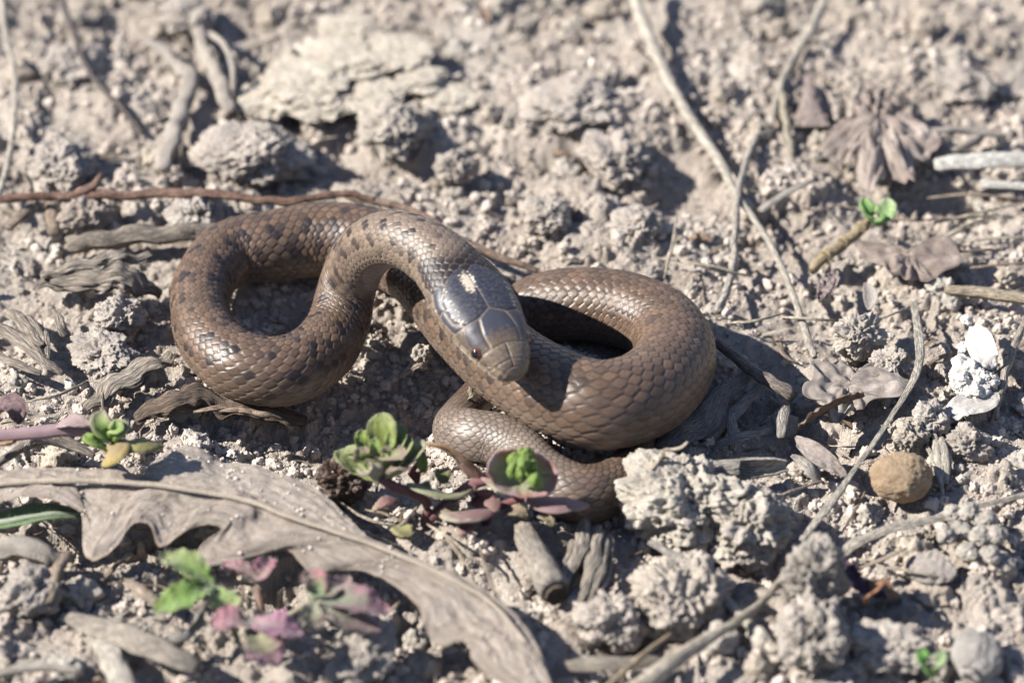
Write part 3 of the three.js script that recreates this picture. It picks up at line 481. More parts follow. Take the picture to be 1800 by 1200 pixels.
// ---------------------------------------------------------------- stems, twigs, straws, roots: [name, label, category, colour, course [px, py, h, r], options]
const PALE = [0.55, 0.505, 0.435], GREY = [0.43, 0.395, 0.355], RED = [0.185, 0.092, 0.060], BROWN = [0.20, 0.145, 0.105], WOOD = [0.30, 0.255, 0.21], WHITE = [0.80, 0.78, 0.72], DARK = [0.085, 0.068, 0.058], TAN = [0.45, 0.36, 0.25];
const tint = (c, d = c) => (u, v) => mix3(c, d, clamp(0.5 + 0.5 * n2(u * 6 + c[0] * 90, v * 3)));
const STEMS = [
  ['dry_stalk', 'long pale dry stem slanting across the soil behind the loop of the snake', 'stem', PALE, [[1100, -60, 8.5, 12], [1128, 30, 7.5, 12], [1165, 120, 6.5, 11], [1215, 210, 5, 10], [1265, 285, 4, 10], [1293, 338, 4, 7], [1345, 415, 4, 5.5], [1388, 500, 4, 5.5], [1412, 570, 3.5, 6.5], [1432, 628, 2.5, 6]], { wobble: 0.10, ridges: 5, ridge: 0.05 }],
  ['forked_stalk', 'grey crooked stem crossing the long pale stem', 'stem', GREY, [[1345, 215, 3, 7], [1315, 275, 4, 7], [1298, 335, 5, 6], [1292, 410, 4, 6], [1288, 470, 3, 7], [1262, 550, 2.5, 7]], { wobble: 0.2, ridges: 4 }],
  ['thin_stalk', 'thin pale straw stem bent beside the dark thin twig', 'stem', PALE, [[0, -20, 7, 7], [10, 60, 7, 6], [24, 120, 6, 6], [26, 180, 5, 6], [16, 280, 5, 6], [-8, 360, 5, 6]], { wobble: 0.15 }],
  ['dark_twig', 'thin dark twig leaning on pale soil beside a buried root', 'twig', [0.12, 0.10, 0.092], [[100, -30, 6, 8], [128, 55, 6, 7], [160, 130, 5, 6], [212, 188, 4.5, 6], [252, 235, 3, 5]], { wobble: 0.15 }],
  ['buried_root', 'dust covered crooked root half buried in the soil', 'root', [0.47, 0.42, 0.37], [[255, 65, 3, 8], [300, 108, 4, 11], [338, 142, 5, 15], [322, 185, 4.5, 16], [305, 240, 4, 18], [284, 305, 3, 18]], { wobble: 0.25, ridges: 3, ridge: 0.12, soil: 1 }],
  ['buried_root', 'dust covered straight root with a looped side strand', 'root', [0.50, 0.445, 0.385], [[345, 50, 4, 11], [368, 105, 5, 13], [390, 155, 5, 15], [408, 198, 4, 12]], { wobble: 0.2, ridges: 3, ridge: 0.12, soil: 1 }],
  ['stick', 'weathered stick lying behind the coil under the reddish twig', 'stick', WOOD, [[118, 432, 4, 15], [200, 418, 4.5, 17], [300, 410, 5, 16], [372, 404, 5, 17], [420, 396, 4.5, 16]], { wobble: 0.2, ridges: 7, ridge: 0.1 }],
  ['brown_twig', 'slender brown twig passing behind the neck of the snake', 'twig', [0.27, 0.185, 0.14], [[605, 345, 6, 6], [680, 358, 6.5, 7], [745, 380, 6.5, 7], [800, 418, 6, 7], [862, 446, 5, 7], [945, 476, 4, 6]], { wobble: 0.2 }],
  ['white_straw', 'bleached white straw split along its length', 'straw', WHITE, [[1642, 288, 6, 17], [1700, 284, 6.5, 20], [1760, 282, 6.5, 20], [1850, 280, 6, 19]], { flat: 0.6, ridges: 9, ridge: 0.06, wobble: 0.05 }],
  ['white_straw', 'short bleached straw below the split white straw', 'straw', WHITE, [[1724, 322, 5, 10], [1770, 325, 5, 10], [1840, 328, 5, 10]], { flat: 0.6, ridges: 6, wobble: 0.06 }],
  ['beige_straw', 'smooth beige straw beside the broad dead leaf', 'straw', [0.50, 0.42, 0.31], [[1660, 510, 4, 8], [1720, 513, 4, 11], [1770, 521, 4, 11], [1850, 532, 4, 10]], { wobble: 0.05, ridges: 6, ridge: 0.04 }],
  ['grass_blade', 'long dry grass blade bent over towards the tall clod', 'grass blade', [0.42, 0.385, 0.33], [[1606, 530, 4, 6], [1617, 600, 6, 8.5], [1612, 655, 6.5, 7], [1570, 728, 6.5, 4.5], [1508, 818, 6.5, 4.5], [1455, 892, 6.5, 8], [1408, 950, 5, 5]], { flat: 0.28, wobble: 0.06, ridges: 3, ridge: 0.16 }],
  ['grass_blade', 'arched dry grass blade below the round stone', 'grass blade', [0.46, 0.42, 0.36], [[1470, 985, 2, 5], [1500, 955, 4, 11], [1560, 930, 5, 11], [1640, 912, 5, 9], [1720, 890, 4.5, 6], [1830, 862, 4, 7]], { flat: 0.35, wobble: 0.08, ridges: 3, ridge: 0.14 }],
  ['dry_stalk', 'thick pale fibrous stalk ending at the tall clod', 'stalk', [0.52, 0.46, 0.375], [[1085, 1245, 5, 20], [1150, 1188, 6, 16], [1215, 1140, 6.5, 12], [1290, 1095, 6.5, 8], [1345, 1052, 6, 7], [1388, 995, 5.5, 6]], { wobble: 0.12, ridges: 8, ridge: 0.08 }],
  ['straw', 'short pale straw lying against the thick fibrous stalk', 'straw', [0.60, 0.54, 0.45], [[1270, 1045, 3, 8], [1310, 1090, 4, 9], [1366, 1146, 4, 10]], { flat: 0.6, wobble: 0.06, ridges: 5 }],
  ['grey_twig', 'grey splintered twig sloping below the large cracked clod', 'twig', GREY, [[1140, 952, 7, 6], [1195, 982, 6.5, 10], [1270, 1022, 5, 8]], { flat: 0.6, wobble: 0.2, ridges: 5 }],
  ['wood_splinter', 'broad grey wood splinter partly under the loop of the snake', 'wood', [0.30, 0.275, 0.25], [[1150, 800, 1, 22], [1215, 752, 2.5, 30], [1270, 695, 3, 22], [1318, 652, 3, 12]], { flat: 0.45, wobble: 0.15, ridges: 9, ridge: 0.1 }],
  ['wood_splinter', 'narrow grey wood splinter beside the broad one by the snake', 'wood', [0.33, 0.30, 0.27], [[1235, 775, 1, 10], [1290, 728, 2.5, 12], [1345, 672, 3, 9]], { flat: 0.6, wobble: 0.15, ridges: 6 }],
  ['brown_twig', 'dull brown twig crossing over the grey wood splinters', 'twig', [0.21, 0.175, 0.15], [[1262, 600, 4, 9], [1310, 642, 5.5, 10], [1350, 668, 6, 11], [1395, 700, 4, 13]], { wobble: 0.2 }],
  ['cut_stick', 'thick cut stick with a hollow end beside the shredded wood', 'stick', [0.37, 0.33, 0.285], [[915, 925, 3, 19], [938, 968, 4, 22], [958, 1008, 4.5, 25], [975, 1042, 4.5, 27]], { wobble: 0.08, ridges: 9, ridge: 0.05, cut: 0.9, around: 18 }],
  ['flat_stick', 'flat grey stick lying below the earth beside the oak leaf tip', 'stick', [0.36, 0.315, 0.26], [[975, 1172, 3, 10], [1040, 1168, 4, 16], [1100, 1166, 4, 16], [1165, 1162, 3, 12]], { flat: 0.5, wobble: 0.1, ridges: 6 }],
  ['straw', 'thin tan straw leaning over the flat grey stick', 'straw', TAN, [[1055, 1216, 6, 4], [1120, 1160, 6.5, 5], [1178, 1115, 5, 4]], { wobble: 0.1 }],
  ['yellow_stalk', 'yellowish stalk under the green bud', 'stalk', [0.45, 0.36, 0.22], [[1535, 382, 6, 7], [1500, 415, 4.5, 10], [1460, 445, 3.5, 11], [1425, 475, 2.5, 9]], { wobble: 0.15 }],
  ['curved_stalk', 'pale curved stalk standing in soil above the dried calyx', 'stalk', PALE, [[1448, 0, 6, 11], [1425, 55, 6, 10], [1392, 105, 4.5, 8], [1368, 165, 3.5, 7], [1352, 245, 2.5, 6]], { wobble: 0.15 }],
  ['curved_stalk', 'thin bent stalk beside the dried calyx', 'stalk', [0.43, 0.38, 0.30], [[1375, 165, 4, 8], [1382, 215, 4.5, 8], [1392, 275, 2.5, 7]], { wobble: 0.2 }],
  ['curved_stalk', 'short pale stalk standing by the lobed dead leaf', 'stalk', PALE, [[1512, 150, 5, 8], [1500, 180, 4.5, 8], [1496, 228, 2, 7]], { wobble: 0.2 }],
  ['grey_twig', 'long grey twig behind the lobed dead leaf', 'twig', GREY, [[1570, 232, 5, 7], [1640, 230, 6, 6], [1700, 230, 5.5, 6], [1768, 240, 4, 6]], { wobble: 0.25 }],
  ['grey_twig', 'pale grey twig between the lobed leaf and the split white straw', 'twig', [0.42, 0.38, 0.33], [[1640, 275, 4, 5], [1700, 255, 5, 7], [1735, 232, 4, 6]], { wobble: 0.2 }],
  ['grass_blade', 'slanting dead grass blade at the edge of the lobed leaf', 'grass blade', GREY, [[1335, 372, 4, 8], [1380, 340, 5.5, 8], [1425, 318, 6.5, 6]], { flat: 0.5, wobble: 0.1 }],
  ['crooked_twig', 'crooked thin twig rising beside the chalk white husk', 'twig', [0.42, 0.375, 0.31], [[1810, 560, 5, 6], [1782, 610, 5, 6], [1768, 655, 5, 7], [1755, 700, 4.5, 6], [1748, 735, 4, 5]], { wobble: 0.35 }],
  ['dark_stalk', 'thin dark stem joining the long bent grass blade', 'stem', [0.24, 0.21, 0.17], [[1500, 655, 4, 5], [1540, 662, 5, 6], [1600, 672, 6, 5]], { wobble: 0.15 }],
  ['clay_roll', 'dusty curled root lying by the edge of the oak leaf', 'root', [0.50, 0.445, 0.385], [[-20, 968, 5, 17], [40, 962, 5.5, 19], [90, 972, 5, 16], [118, 985, 4, 10]], { wobble: 0.35, soil: 1 }],
  ['bent_root', 'bent brown root below the dusty curled root', 'root', [0.32, 0.255, 0.20], [[122, 972, 5, 9], [98, 1010, 6, 10], [88, 1060, 5, 9]], { wobble: 0.3 }],
  ['wood_chip', 'long pale wood chip in front of the pink leaved plant', 'wood', [0.50, 0.44, 0.37], [[120, 1085, 4, 14], [190, 1105, 5, 22], [260, 1135, 5, 25], [345, 1172, 4, 18]], { flat: 0.5, wobble: 0.12, ridges: 6 }],
  ['wood_chip', 'upright pale wood chip crossing the long pale one', 'wood', [0.58, 0.53, 0.46], [[165, 1110, 3, 14], [195, 1150, 4, 20], [225, 1225, 5, 22]], { flat: 0.5, wobble: 0.12, ridges: 6 }],
  ['wood_chip', 'small brown wood chip near the green leaflets', 'wood', [0.46, 0.375, 0.29], [[225, 1018, 4, 7], [250, 1040, 4.5, 12], [280, 1068, 4, 9]], { flat: 0.5, wobble: 0.15 }],
  ['straw', 'bleached straw lying at the foot of the pale wood chips', 'straw', [0.56, 0.51, 0.44], [[-10, 1185, 5, 8], [60, 1172, 5.5, 8], [140, 1180, 5, 7]], { wobble: 0.1 }],
  ['grey_stalk', 'bent grey stem leading to the green leaflets', 'stem', [0.30, 0.28, 0.26], [[290, 1130, 4, 9], [330, 1115, 5, 8], [350, 1085, 6, 7], [362, 1060, 6.5, 6]], { wobble: 0.15 }],
  ['dry_stalk', 'dark dry stem lying under the mauve shoot', 'stem', [0.26, 0.22, 0.185], [[-10, 820, 6, 7], [45, 785, 7, 8], [100, 772, 7, 8], [165, 800, 6, 6]], { wobble: 0.2 }],
  ['dry_stalk', 'short grey stem hooked over the dark dry stem', 'stem', [0.36, 0.31, 0.27], [[52, 812, 5, 6], [48, 790, 8, 6], [58, 772, 9, 6], [110, 782, 7, 5], [165, 803, 5.5, 4]], { wobble: 0.15 }],
];
for (const [name, label, cat, c, pts, o] of STEMS) {
  const seed = pts[0][0] * 0.37 + pts[1][1] * 0.11, g = stem(pts, { color: tint(c, c.map((v) => v * 0.78)), around: 12, ...o, seed });
  const many = label.includes('looped') || name === 'cut_stick' || label.startsWith('yellowish');
  if (!many) { single(name, g, o.soil ? clodMat : strawMat, label, cat); continue; }
  const t = thing(name, label, cat); mesh('main_stem', g, o.soil ? clodMat : strawMat, t);
  if (label.includes('looped')) mesh('side_strand', stem([[368, 58, 5, 6], [396, 82, 8, 6], [410, 120, 8, 6], [411, 162, 5, 6]], { color: tint(c), seed: 4 }), clodMat, t);
  if (name === 'cut_stick') { const q = P(981, 1052, 4.5); const d = stem([[976, 1044, 4.5, 20], [979, 1049, 4.5, 19]], { color: () => [0.10, 0.075, 0.055], seed: 3, cut: 0.9 }); mesh('painted_hollow', d, barkMat, t); void q; }  // solid plug, coloured dark to paint the shade inside the stick
  if (label.startsWith('yellowish')) for (let k = 0; k < 3; k++) mesh('node', stem([[1520 - k * 32, 396 + k * 24, 6.4 - k, 12], [1514 - k * 32, 402 + k * 24, 6.2 - k, 12]], { color: tint(c), seed: k, cut: 0.8 }), strawMat, t);
  settle(t);
}
{ // the reddish twig with its side shoot
  const t = thing('reddish_twig', 'reddish brown twig lying along the soil behind the coil', 'twig');
  mesh('stem', stem([[-30, 350, 8, 8], [70, 345, 8.5, 8], [140, 344, 8.5, 9], [230, 342, 8.5, 9], [320, 338, 9, 9], [400, 344, 9, 8], [480, 353, 9, 8], [540, 350, 9.5, 7], [600, 341, 9.5, 7], [660, 350, 9, 5]], { color: tint(RED, [0.27, 0.17, 0.125]), wobble: 0.22, seed: 8, seg: 120 }), strawMat, t);
  mesh('side_shoot', stem([[128, 346, 8.5, 7], [150, 335, 9.5, 8], [168, 322, 10.5, 7], [180, 306, 11, 4]], { color: tint(RED, [0.30, 0.20, 0.15]), wobble: 0.3, seed: 9 }), strawMat, t);
  settle(t);
}
for (const [label, pts, c] of [
  ['pale splinter lying in the dark hollow beside the neck', [[702, 664, 2, 4], [722, 648, 3, 5], [742, 636, 3.5, 4]], [0.46, 0.38, 0.30]],
  ['upright tan splinter between the neck and the curl of the tail', [[822, 712, 1, 4], [826, 694, 4, 5], [828, 676, 6, 4]], [0.44, 0.38, 0.28]],
  ['stubby tan root end under the reddish twig', [[88, 355, 5, 11], [94, 380, 5, 12], [98, 412, 3, 12]], [0.36, 0.28, 0.21]],
  ['tan root end crossing beside the stubby one under the reddish twig', [[58, 352, 6, 8], [40, 380, 5, 10], [10, 402, 4, 12]], [0.33, 0.265, 0.21]],
  ['grey splinter standing among the splinters beside the loop', [[1285, 715, 2, 5], [1288, 745, 4, 9], [1284, 790, 2, 6]], [0.36, 0.325, 0.29]],
  ['broad pale splinter below the dull brown twig', [[1385, 710, 2, 8], [1378, 735, 4, 12], [1372, 770, 3, 7]], [0.42, 0.385, 0.35]],
  ['forked grey splinter above the hollow straw', [[1250, 790, 2, 7], [1300, 770, 4, 9], [1358, 752, 3, 6]], [0.33, 0.30, 0.27]],
  ['flat grey splinter above the cut end of the hollow straw', [[1395, 800, 2, 6], [1420, 822, 4, 12], [1440, 850, 2, 7]], [0.46, 0.42, 0.38]],
]) single('wood_splinter', stem(pts, { color: tint(c, c.map((v) => v * 0.78)), flat: 0.6, wobble: 0.22, ridges: 5, ridge: 0.12, seed: pts[0][0] * 0.3 }), strawMat, label, 'wood');
{ // long thin fibres on the soil beside the leaves
  const rnd = rng(808), at = [[1650, 380], [1700, 400], [1740, 370], [1690, 440], [1770, 420], [1640, 430], [1720, 350], [1560, 560], [1420, 560], [1760, 470], [1330, 560], [1600, 1000], [1500, 900], [1380, 870], [650, 905], [690, 915], [630, 925], [720, 900], [860, 1010], [800, 960], [90, 690], [180, 700], [1240, 470], [1180, 430]];
  at.forEach(([x, y], k) => { const a = k < 11 ? -0.25 + (rnd() - 0.5) * 0.9 : rnd() * 3.1, l = 45 + rnd() * 70, cv = (rnd() - 0.5) * 40, h = 3 + rnd() * 2, dx = Math.cos(a) * l, dy = Math.sin(a) * l * 0.62, c = k % 3 ? [0.46, 0.40, 0.32] : [0.30, 0.235, 0.18];
    single('dry_fibre', stem([[x - dx, y - dy, h - 1.2, 2.2], [x - dx * 0.3, y - dy * 0.3 + cv * 0.4, h + 1, 2.8], [x + dx * 0.4, y + dy * 0.4 + cv * 0.3, h + 0.8, 2.6], [x + dx, y + dy, h - 1, 1.6]], { color: tint(c), wobble: 0.3, seed: k * 1.9, around: 7 }), strawMat, (k % 3 ? 'long pale' : 'long brown') + ' thin plant fibre arched over the soil', 'plant fibre', 'long thin plant fibres'); });
}
// shredded wood, splinters
function shreds(name, label, cat, list, c, mat = barkMat) {
  const t = thing(name, label, cat);
  list.forEach((p, k) => mesh('fibre', stem(p, { color: tint(c, c.map((v) => v * 0.7)), wobble: 0.2, flat: 0.55, ridges: 5, ridge: 0.14, seed: k * 3.3 + c[0] * 50, around: 10 }), mat, t));
  return settle(t);
}
shreds('shredded_wood', 'bundle of shredded grey wood fibres by the cut stick', 'wood', [[[1030, 915, 4, 10], [1022, 960, 5, 12], [1005, 1005, 4, 8], [990, 1040, 3, 4]], [[1050, 925, 4, 9], [1045, 985, 5, 12], [1025, 1040, 4, 8], [1012, 1075, 3, 3]], [[1062, 945, 4, 8], [1058, 1000, 4.5, 10], [1040, 1050, 3.5, 6], [1030, 1095, 3, 3]], [[1008, 950, 3, 9], [996, 1000, 4, 9], [985, 1030, 3, 5]], [[1072, 940, 3, 9], [1066, 1010, 3.5, 8], [1050, 1060, 3, 4]]], [0.35, 0.31, 0.265]);
shreds('split_straw', 'bleached straw end frayed into fibres beside the round stone', 'straw', [[[1640, 760, 4, 5], [1650, 800, 5, 7], [1656, 850, 3, 6]], [[1655, 768, 5, 5], [1662, 800, 5, 8], [1664, 845, 3, 6]], [[1630, 785, 4, 4], [1644, 815, 4, 5], [1658, 870, 3, 3]], [[1670, 790, 4, 4], [1668, 820, 4, 5], [1662, 850, 3, 4]]], [0.60, 0.55, 0.47], strawMat);
shreds('frayed_root', 'frayed fibrous wood end sticking out of the soil mound', 'wood', [[[-10, 575, 4, 14], [40, 600, 5, 14], [85, 640, 5, 10], [110, 660, 4, 6]], [[10, 545, 4, 12], [50, 575, 6, 13], [75, 610, 6, 8]], [[45, 555, 5, 7], [70, 585, 6, 7], [88, 630, 5, 5]], [[60, 565, 5, 6], [82, 592, 6, 6], [84, 640, 5, 4]], [[-10, 620, 4, 10], [30, 640, 4.5, 9], [70, 660, 4, 5]], [[95, 545, 4, 6], [108, 575, 6, 9], [118, 590, 5, 9]]], [0.37, 0.315, 0.265]);
// bark
function bark(label, pts, c, seed, o = {}) { const t = thing('bark_piece', label, 'bark'); mesh('slab', stem(pts, { color: tint(c, c.map((v) => v * 0.62)), flat: 0.5, wobble: 0.3, ridges: 11, ridge: 0.09, seed, around: 26, seg: 70, ...o }), barkMat, t); return t; }
settle(bark('dust covered bark slab beside the coil of the snake', [[70, 500, 4, 10], [120, 492, 6, 26], [190, 486, 7, 32], [240, 492, 6.5, 26], [282, 520, 4, 9]], [0.33, 0.285, 0.24], 21));
settle(bark('dusty bark strip above the bark slab beside the coil', [[72, 490, 7, 8], [140, 472, 8, 14], [200, 458, 8.5, 16], [262, 446, 7, 10]], [0.37, 0.32, 0.27], 22));
{ const t = bark('dark brown bark strip running under the coil of the snake', [[235, 732, 3, 14], [300, 712, 4, 24], [370, 700, 3.5, 28], [450, 712, 1.5, 26], [540, 735, -1, 14]], [0.19, 0.14, 0.105], 23); for (let k = 0; k < 4; k++) mesh('shard', stem([[340 + k * 26, 724 - k * 3, 4.5, 4], [390 + k * 24, 716 + k * 4, 5, 6], [430 + k * 22, 722 + k * 5, 3.5, 3]], { color: tint([0.32, 0.24, 0.18]), seed: k * 2.2, flat: 0.5, wobble: 0.3 }), barkMat, t); settle(t); }
settle(bark('sandy bark strip half buried in the soil mound', [[150, 720, 3, 12], [200, 680, 4.5, 24], [255, 645, 5, 22], [300, 622, 4, 10]], [0.38, 0.33, 0.275], 24, { flat: 0.35 }));
settle(bark('rough brown bark chip beside the curl of the tail', [[1120, 860, 0, 12], [1150, 832, 1, 18], [1195, 800, 1, 14]], [0.20, 0.16, 0.13], 25));
{ // straw tube, open along one side at its end
  const t = thing('hollow_straw', 'hollow grey straw with a split open end above the cracked clod', 'straw');
  const k = track([[1165, 828, 6, 15], [1240, 828, 6.5, 16], [1310, 824, 6.5, 17], [1384, 818, 6, 13]]), T = new THREE.Vector3(), N = new THREE.Vector3(), B = new THREE.Vector3();
  mesh('tube', sheet(70, 26, (u, v) => { const p = k.at(u), r = k.radius(u); T.copy(k.curve.getTangent(u)); N.copy(UP).addScaledVector(T, -T.y).normalize(); B.crossVectors(T, N); const open = u < 0.6 ? 0.02 : 1.05 * smooth(0.6, 0.63, u), a = lerp(open, Math.PI * 2 - 0.02 - open, v) + 0.9; const rr = r * (1 + 0.05 * Math.cos(a * 9)) * (u > 0.9 ? lerp(1, 0.6, (u - 0.9) * 10) : 1); return p.addScaledVector(B, Math.sin(a) * rr).addScaledVector(N, Math.cos(a) * rr); }, (u, v, under) => { const s = 1 + 0.18 * n2(v * 26, u * 3); const c = u > 0.72 ? [0.56, 0.52, 0.45] : [0.40, 0.37, 0.33]; return c.map((x) => x * s * (under ? 0.95 : 1)); }, 0.3 * MM), strawMat, t);
  settle(t);
}
{ // rootlet on the clod
  const t = thing('withered_rootlet', 'tiny pale withered rootlet standing on the cracked clod', 'rootlet');
  mesh('stalk', stem([[1142, 830, 13, 4], [1158, 808, 14, 4], [1169, 790, 16, 4]], { color: tint([0.48, 0.41, 0.31]), seed: 3 }), strawMat, t);
  mesh('tip', stem([[1168, 790, 16, 3.5], [1185, 790, 16, 3], [1200, 785, 17, 3], [1209, 776, 18, 2]], { color: tint([0.50, 0.43, 0.34]), seed: 5 }), strawMat, t);
  mesh('bract', blade([[1160, 806, 14], [1170, 806, 14], [1178, 806, 14]], (u) => 5 * oval()(u), { color: () => [0.44, 0.37, 0.26] }), leafMat, t);
  settle(t);
}
// ---------------------------------------------------------------- clods and stones: [name, label, category, px, py, h, half sizes px (across, up, deep), seed, detail, options]
const CL = { domes: [[9, 0.75, 0.24], [26, 0.38, 0.10], [200, 0.12, 0.030], [420, 0.05, 0.020]], low: 0.36, fine: 0.062, crag: 0.30 };
const LUMPS = [
  ['soil_clod', 'large cracked lumpy clod beside the curl of the tail', 'clod', 1205, 880, 5, [105, 70, 90], 31, 48, { ...CL, color: [0.550, 0.504, 0.438], color2: [0.468, 0.420, 0.356] }],
  ['soil_clod', 'rough clod jutting from the large cracked clod', 'clod', 1310, 920, 4, [75, 58, 70], 32, 40, { ...CL, color: [0.538, 0.492, 0.425] }],
  ['soil_clod', 'broad rough clod below the large cracked clod', 'clod', 1190, 1055, 3, [75, 60, 75], 33, 40, { ...CL, color: [0.515, 0.456, 0.388] }],
  ['soil_clod', 'small pitted clod between the broad rough clod and the shredded wood', 'clod', 1075, 1090, 3, [42, 42, 50], 34, 24, CL],
  ['soil_clod', 'tall craggy clod at the end of the thick stalk', 'clod', 1435, 1015, 9, [52, 62, 40], 35, 36, { ...CL, low: 0.45, color: [0.456, 0.426, 0.388] }],
  ['soil_clod', 'craggy clod at the foot of the tall craggy clod', 'clod', 1430, 1115, 6, [72, 58, 50], 36, 36, { ...CL, low: 0.4, color: [0.468, 0.432, 0.388] }],
  ['soil_clod', 'flat topped clod beside the deep crack behind the reddish twig', 'clod', 445, 272, 4, [98, 46, 85], 37, 44, { ...CL, low: 0.15 }],
  ['soil_clod', 'rounded clod behind the reddish twig by its side shoot', 'clod', 110, 290, 4, [70, 36, 60], 38, 30, CL],
  ['soil_clod', 'brown rounded clod under the reddish twig', 'clod', 152, 382, 4, [46, 34, 40], 39, 22, { ...CL, color: [0.433, 0.360, 0.300] }],
  ['soil_clod', 'grey clod resting against the weathered stick', 'clod', 345, 372, 5, [52, 30, 44], 40, 26, { ...CL, color: [0.480, 0.444, 0.413] }],
  ['soil_clod', 'crumbly clod between the bark slab and the coil', 'clod', 215, 555, 5, [42, 34, 40], 41, 26, CL],
  ['soil_clod', 'low crumbly clod below the bark slab', 'clod', 180, 620, 3, [62, 30, 48], 42, 26, CL],
  ['soil_clod', 'pale crumbly clod below the broad dead leaf', 'clod', 1510, 590, 5, [46, 34, 38], 43, 26, { ...CL, color: [0.538, 0.492, 0.425] }],
  ['soil_clod', 'gritty clod between the dead leaf and the chalk white husk', 'clod', 1565, 640, 4, [36, 28, 34], 44, 22, CL],
  ['soil_clod', 'grey rounded clod beside the frayed bleached straw', 'clod', 1640, 735, 5, [30, 32, 28], 45, 22, { ...CL, color: [0.538, 0.516, 0.488] }],
  ['soil_clod', 'rough clod below the chalk white husk', 'clod', 1700, 780, 4, [38, 32, 34], 46, 24, CL],
  ['soil_clod', 'sandy clod next to the curled brown leaf', 'clod', 1600, 770, 4, [34, 26, 30], 47, 22, { ...CL, color: [0.503, 0.444, 0.362] }],
  ['soil_clod', 'small clod behind the loop of the snake beside the forked stem', 'clod', 1120, 395, 3, [48, 26, 40], 48, 22, CL],
  ['soil_clod', 'knobbly clod behind the neck of the snake', 'clod', 960, 380, 3, [44, 28, 40], 49, 22, CL],
  ['soil_clod', 'knobbly clod in the hollow behind the slender brown twig', 'clod', 800, 295, 3, [36, 30, 34], 50, 22, CL],
  ['soil_clod', 'broad clod on the ridge behind the hollow', 'clod', 690, 225, 5, [70, 34, 60], 51, 30, { ...CL, color: [0.515, 0.462, 0.400] }],
  ['soil_clod', 'broad dusty clod on the ridge beside the pale seed', 'clod', 1010, 190, 4, [90, 32, 70], 52, 30, { ...CL, color: [0.526, 0.468, 0.413] }],
  ['soil_clod', 'clod with a dark hollow beneath beside the long pale stem', 'clod', 1080, 275, 4, [66, 30, 50], 53, 28, CL],
  ['soil_clod', 'smooth topped clod between the two buried roots', 'clod', 330, 30, 4, [52, 28, 50], 54, 24, CL],
  ['soil_clod', 'low dusty clod beside the thin pale straw stem', 'clod', 120, 110, 3, [60, 30, 60], 55, 24, CL],
  ['soil_clod', 'dark topped clod in front of the wood chips', 'clod', 60, 1040, 4, [46, 34, 40], 56, 22, { ...CL, color: [0.398, 0.360, 0.325] }],
  ['soil_clod', 'clod behind the lobed dead leaf on smooth soil', 'clod', 1690, 150, 3, [60, 26, 50], 57, 24, CL],
  ['soil_clod', 'gritty clod under the tip of the oak leaf', 'clod', 640, 1150, 3, [70, 30, 50], 58, 26, { ...CL, color: [0.421, 0.384, 0.338] }],
  ['soil_clod', 'pale clod beside the smooth grey stone', 'clod', 1570, 1140, 3, [70, 28, 50], 59, 26, { ...CL, color: [0.526, 0.480, 0.425] }],
  ['soil_clod', 'small pale clod sunlit in the dark hollow beside the neck', 'clod', 738, 628, 3, [20, 20, 20], 64, 14, { ...CL, domes: [[8, 0.7, 0.25], [30, 0.3, 0.1]], color: [0.562, 0.504, 0.425] }],
  ['smooth_stone', 'smooth grey stone half sunk in the soil', 'stone', 1720, 1150, 4, [66, 36, 50], 60, 24, { domes: [[6, 0.9, 0.12]], low: 0.12, fine: 0.012, crag: 0.02, color: [0.40, 0.37, 0.34], color2: [0.44, 0.41, 0.38] }],
  ['round_stone', 'round tan stone lying on the soil beside the frayed straw', 'stone', 1582, 838, 5.2, [69, 52, 58], 61, 34, { domes: [[5, 1.0, 0.06]], low: 0.07, fine: 0.012, crag: 0.03, color: [0.50, 0.375, 0.25], color2: [0.38, 0.27, 0.165] }],
  ['pale_seed', 'small glossy cream seed on the soil ridge', 'seed', 1042, 112, 6, [11, 16, 11], 62, 12, { domes: [], low: 0.05, fine: 0.005, crag: 0, color: [0.78, 0.72, 0.60], color2: [0.70, 0.62, 0.48] }],
  ['dung_lump', 'glossy dark brown lump between the oak leaf and the green rosette', 'dung', 604, 842, 5, [48, 46, 42], 63, 34, { domes: [[16, 0.55, 0.24], [70, 0.25, 0.14], [150, 0.13, 0.07]], low: 0.3, fine: 0.08, color: [0.030, 0.020, 0.018], color2: [0.11, 0.068, 0.045] }],
];
for (const [name, label, cat, px, py, h, s, seed, det, o] of LUMPS) {
  const g = lump(seed, det, { ...o, scale: s.map((v) => v * PXM / 0.98) });
  const p = P(px, py, h); placed(g, p, [0, seed * 1.7, 0]);
  single(name, g, name === 'dung_lump' ? dungMat : name === 'pale_seed' ? eyeMat : clodMat, label, cat);
}
for (let k = 0; k < 9; k++) { // pellets of an earthworm cast
  const xy = [[1675, 905], [1705, 898], [1735, 915], [1690, 935], [1722, 945], [1665, 940], [1700, 970], [1752, 940], [1742, 975]][k], g = lump(400 + k, 12, { domes: [[6, 0.8, 0.2]], low: 0.2, fine: 0.03, crag: 0.04, color: [0.50, 0.46, 0.41], color2: [0.45, 0.41, 0.36], scale: [22, 19, 22].map((v) => v * PXM * (0.85 + 0.3 * hash(k, 4))) });
  single('worm_cast_pellet', placed(g, P(xy[0], xy[1], 5 + (k % 3)), [0, k, 0]), clodMat, 'smooth pale pellet in the heap of worm casts by the grass blade', 'soil pellet', 'pellets of the worm cast heap');
}
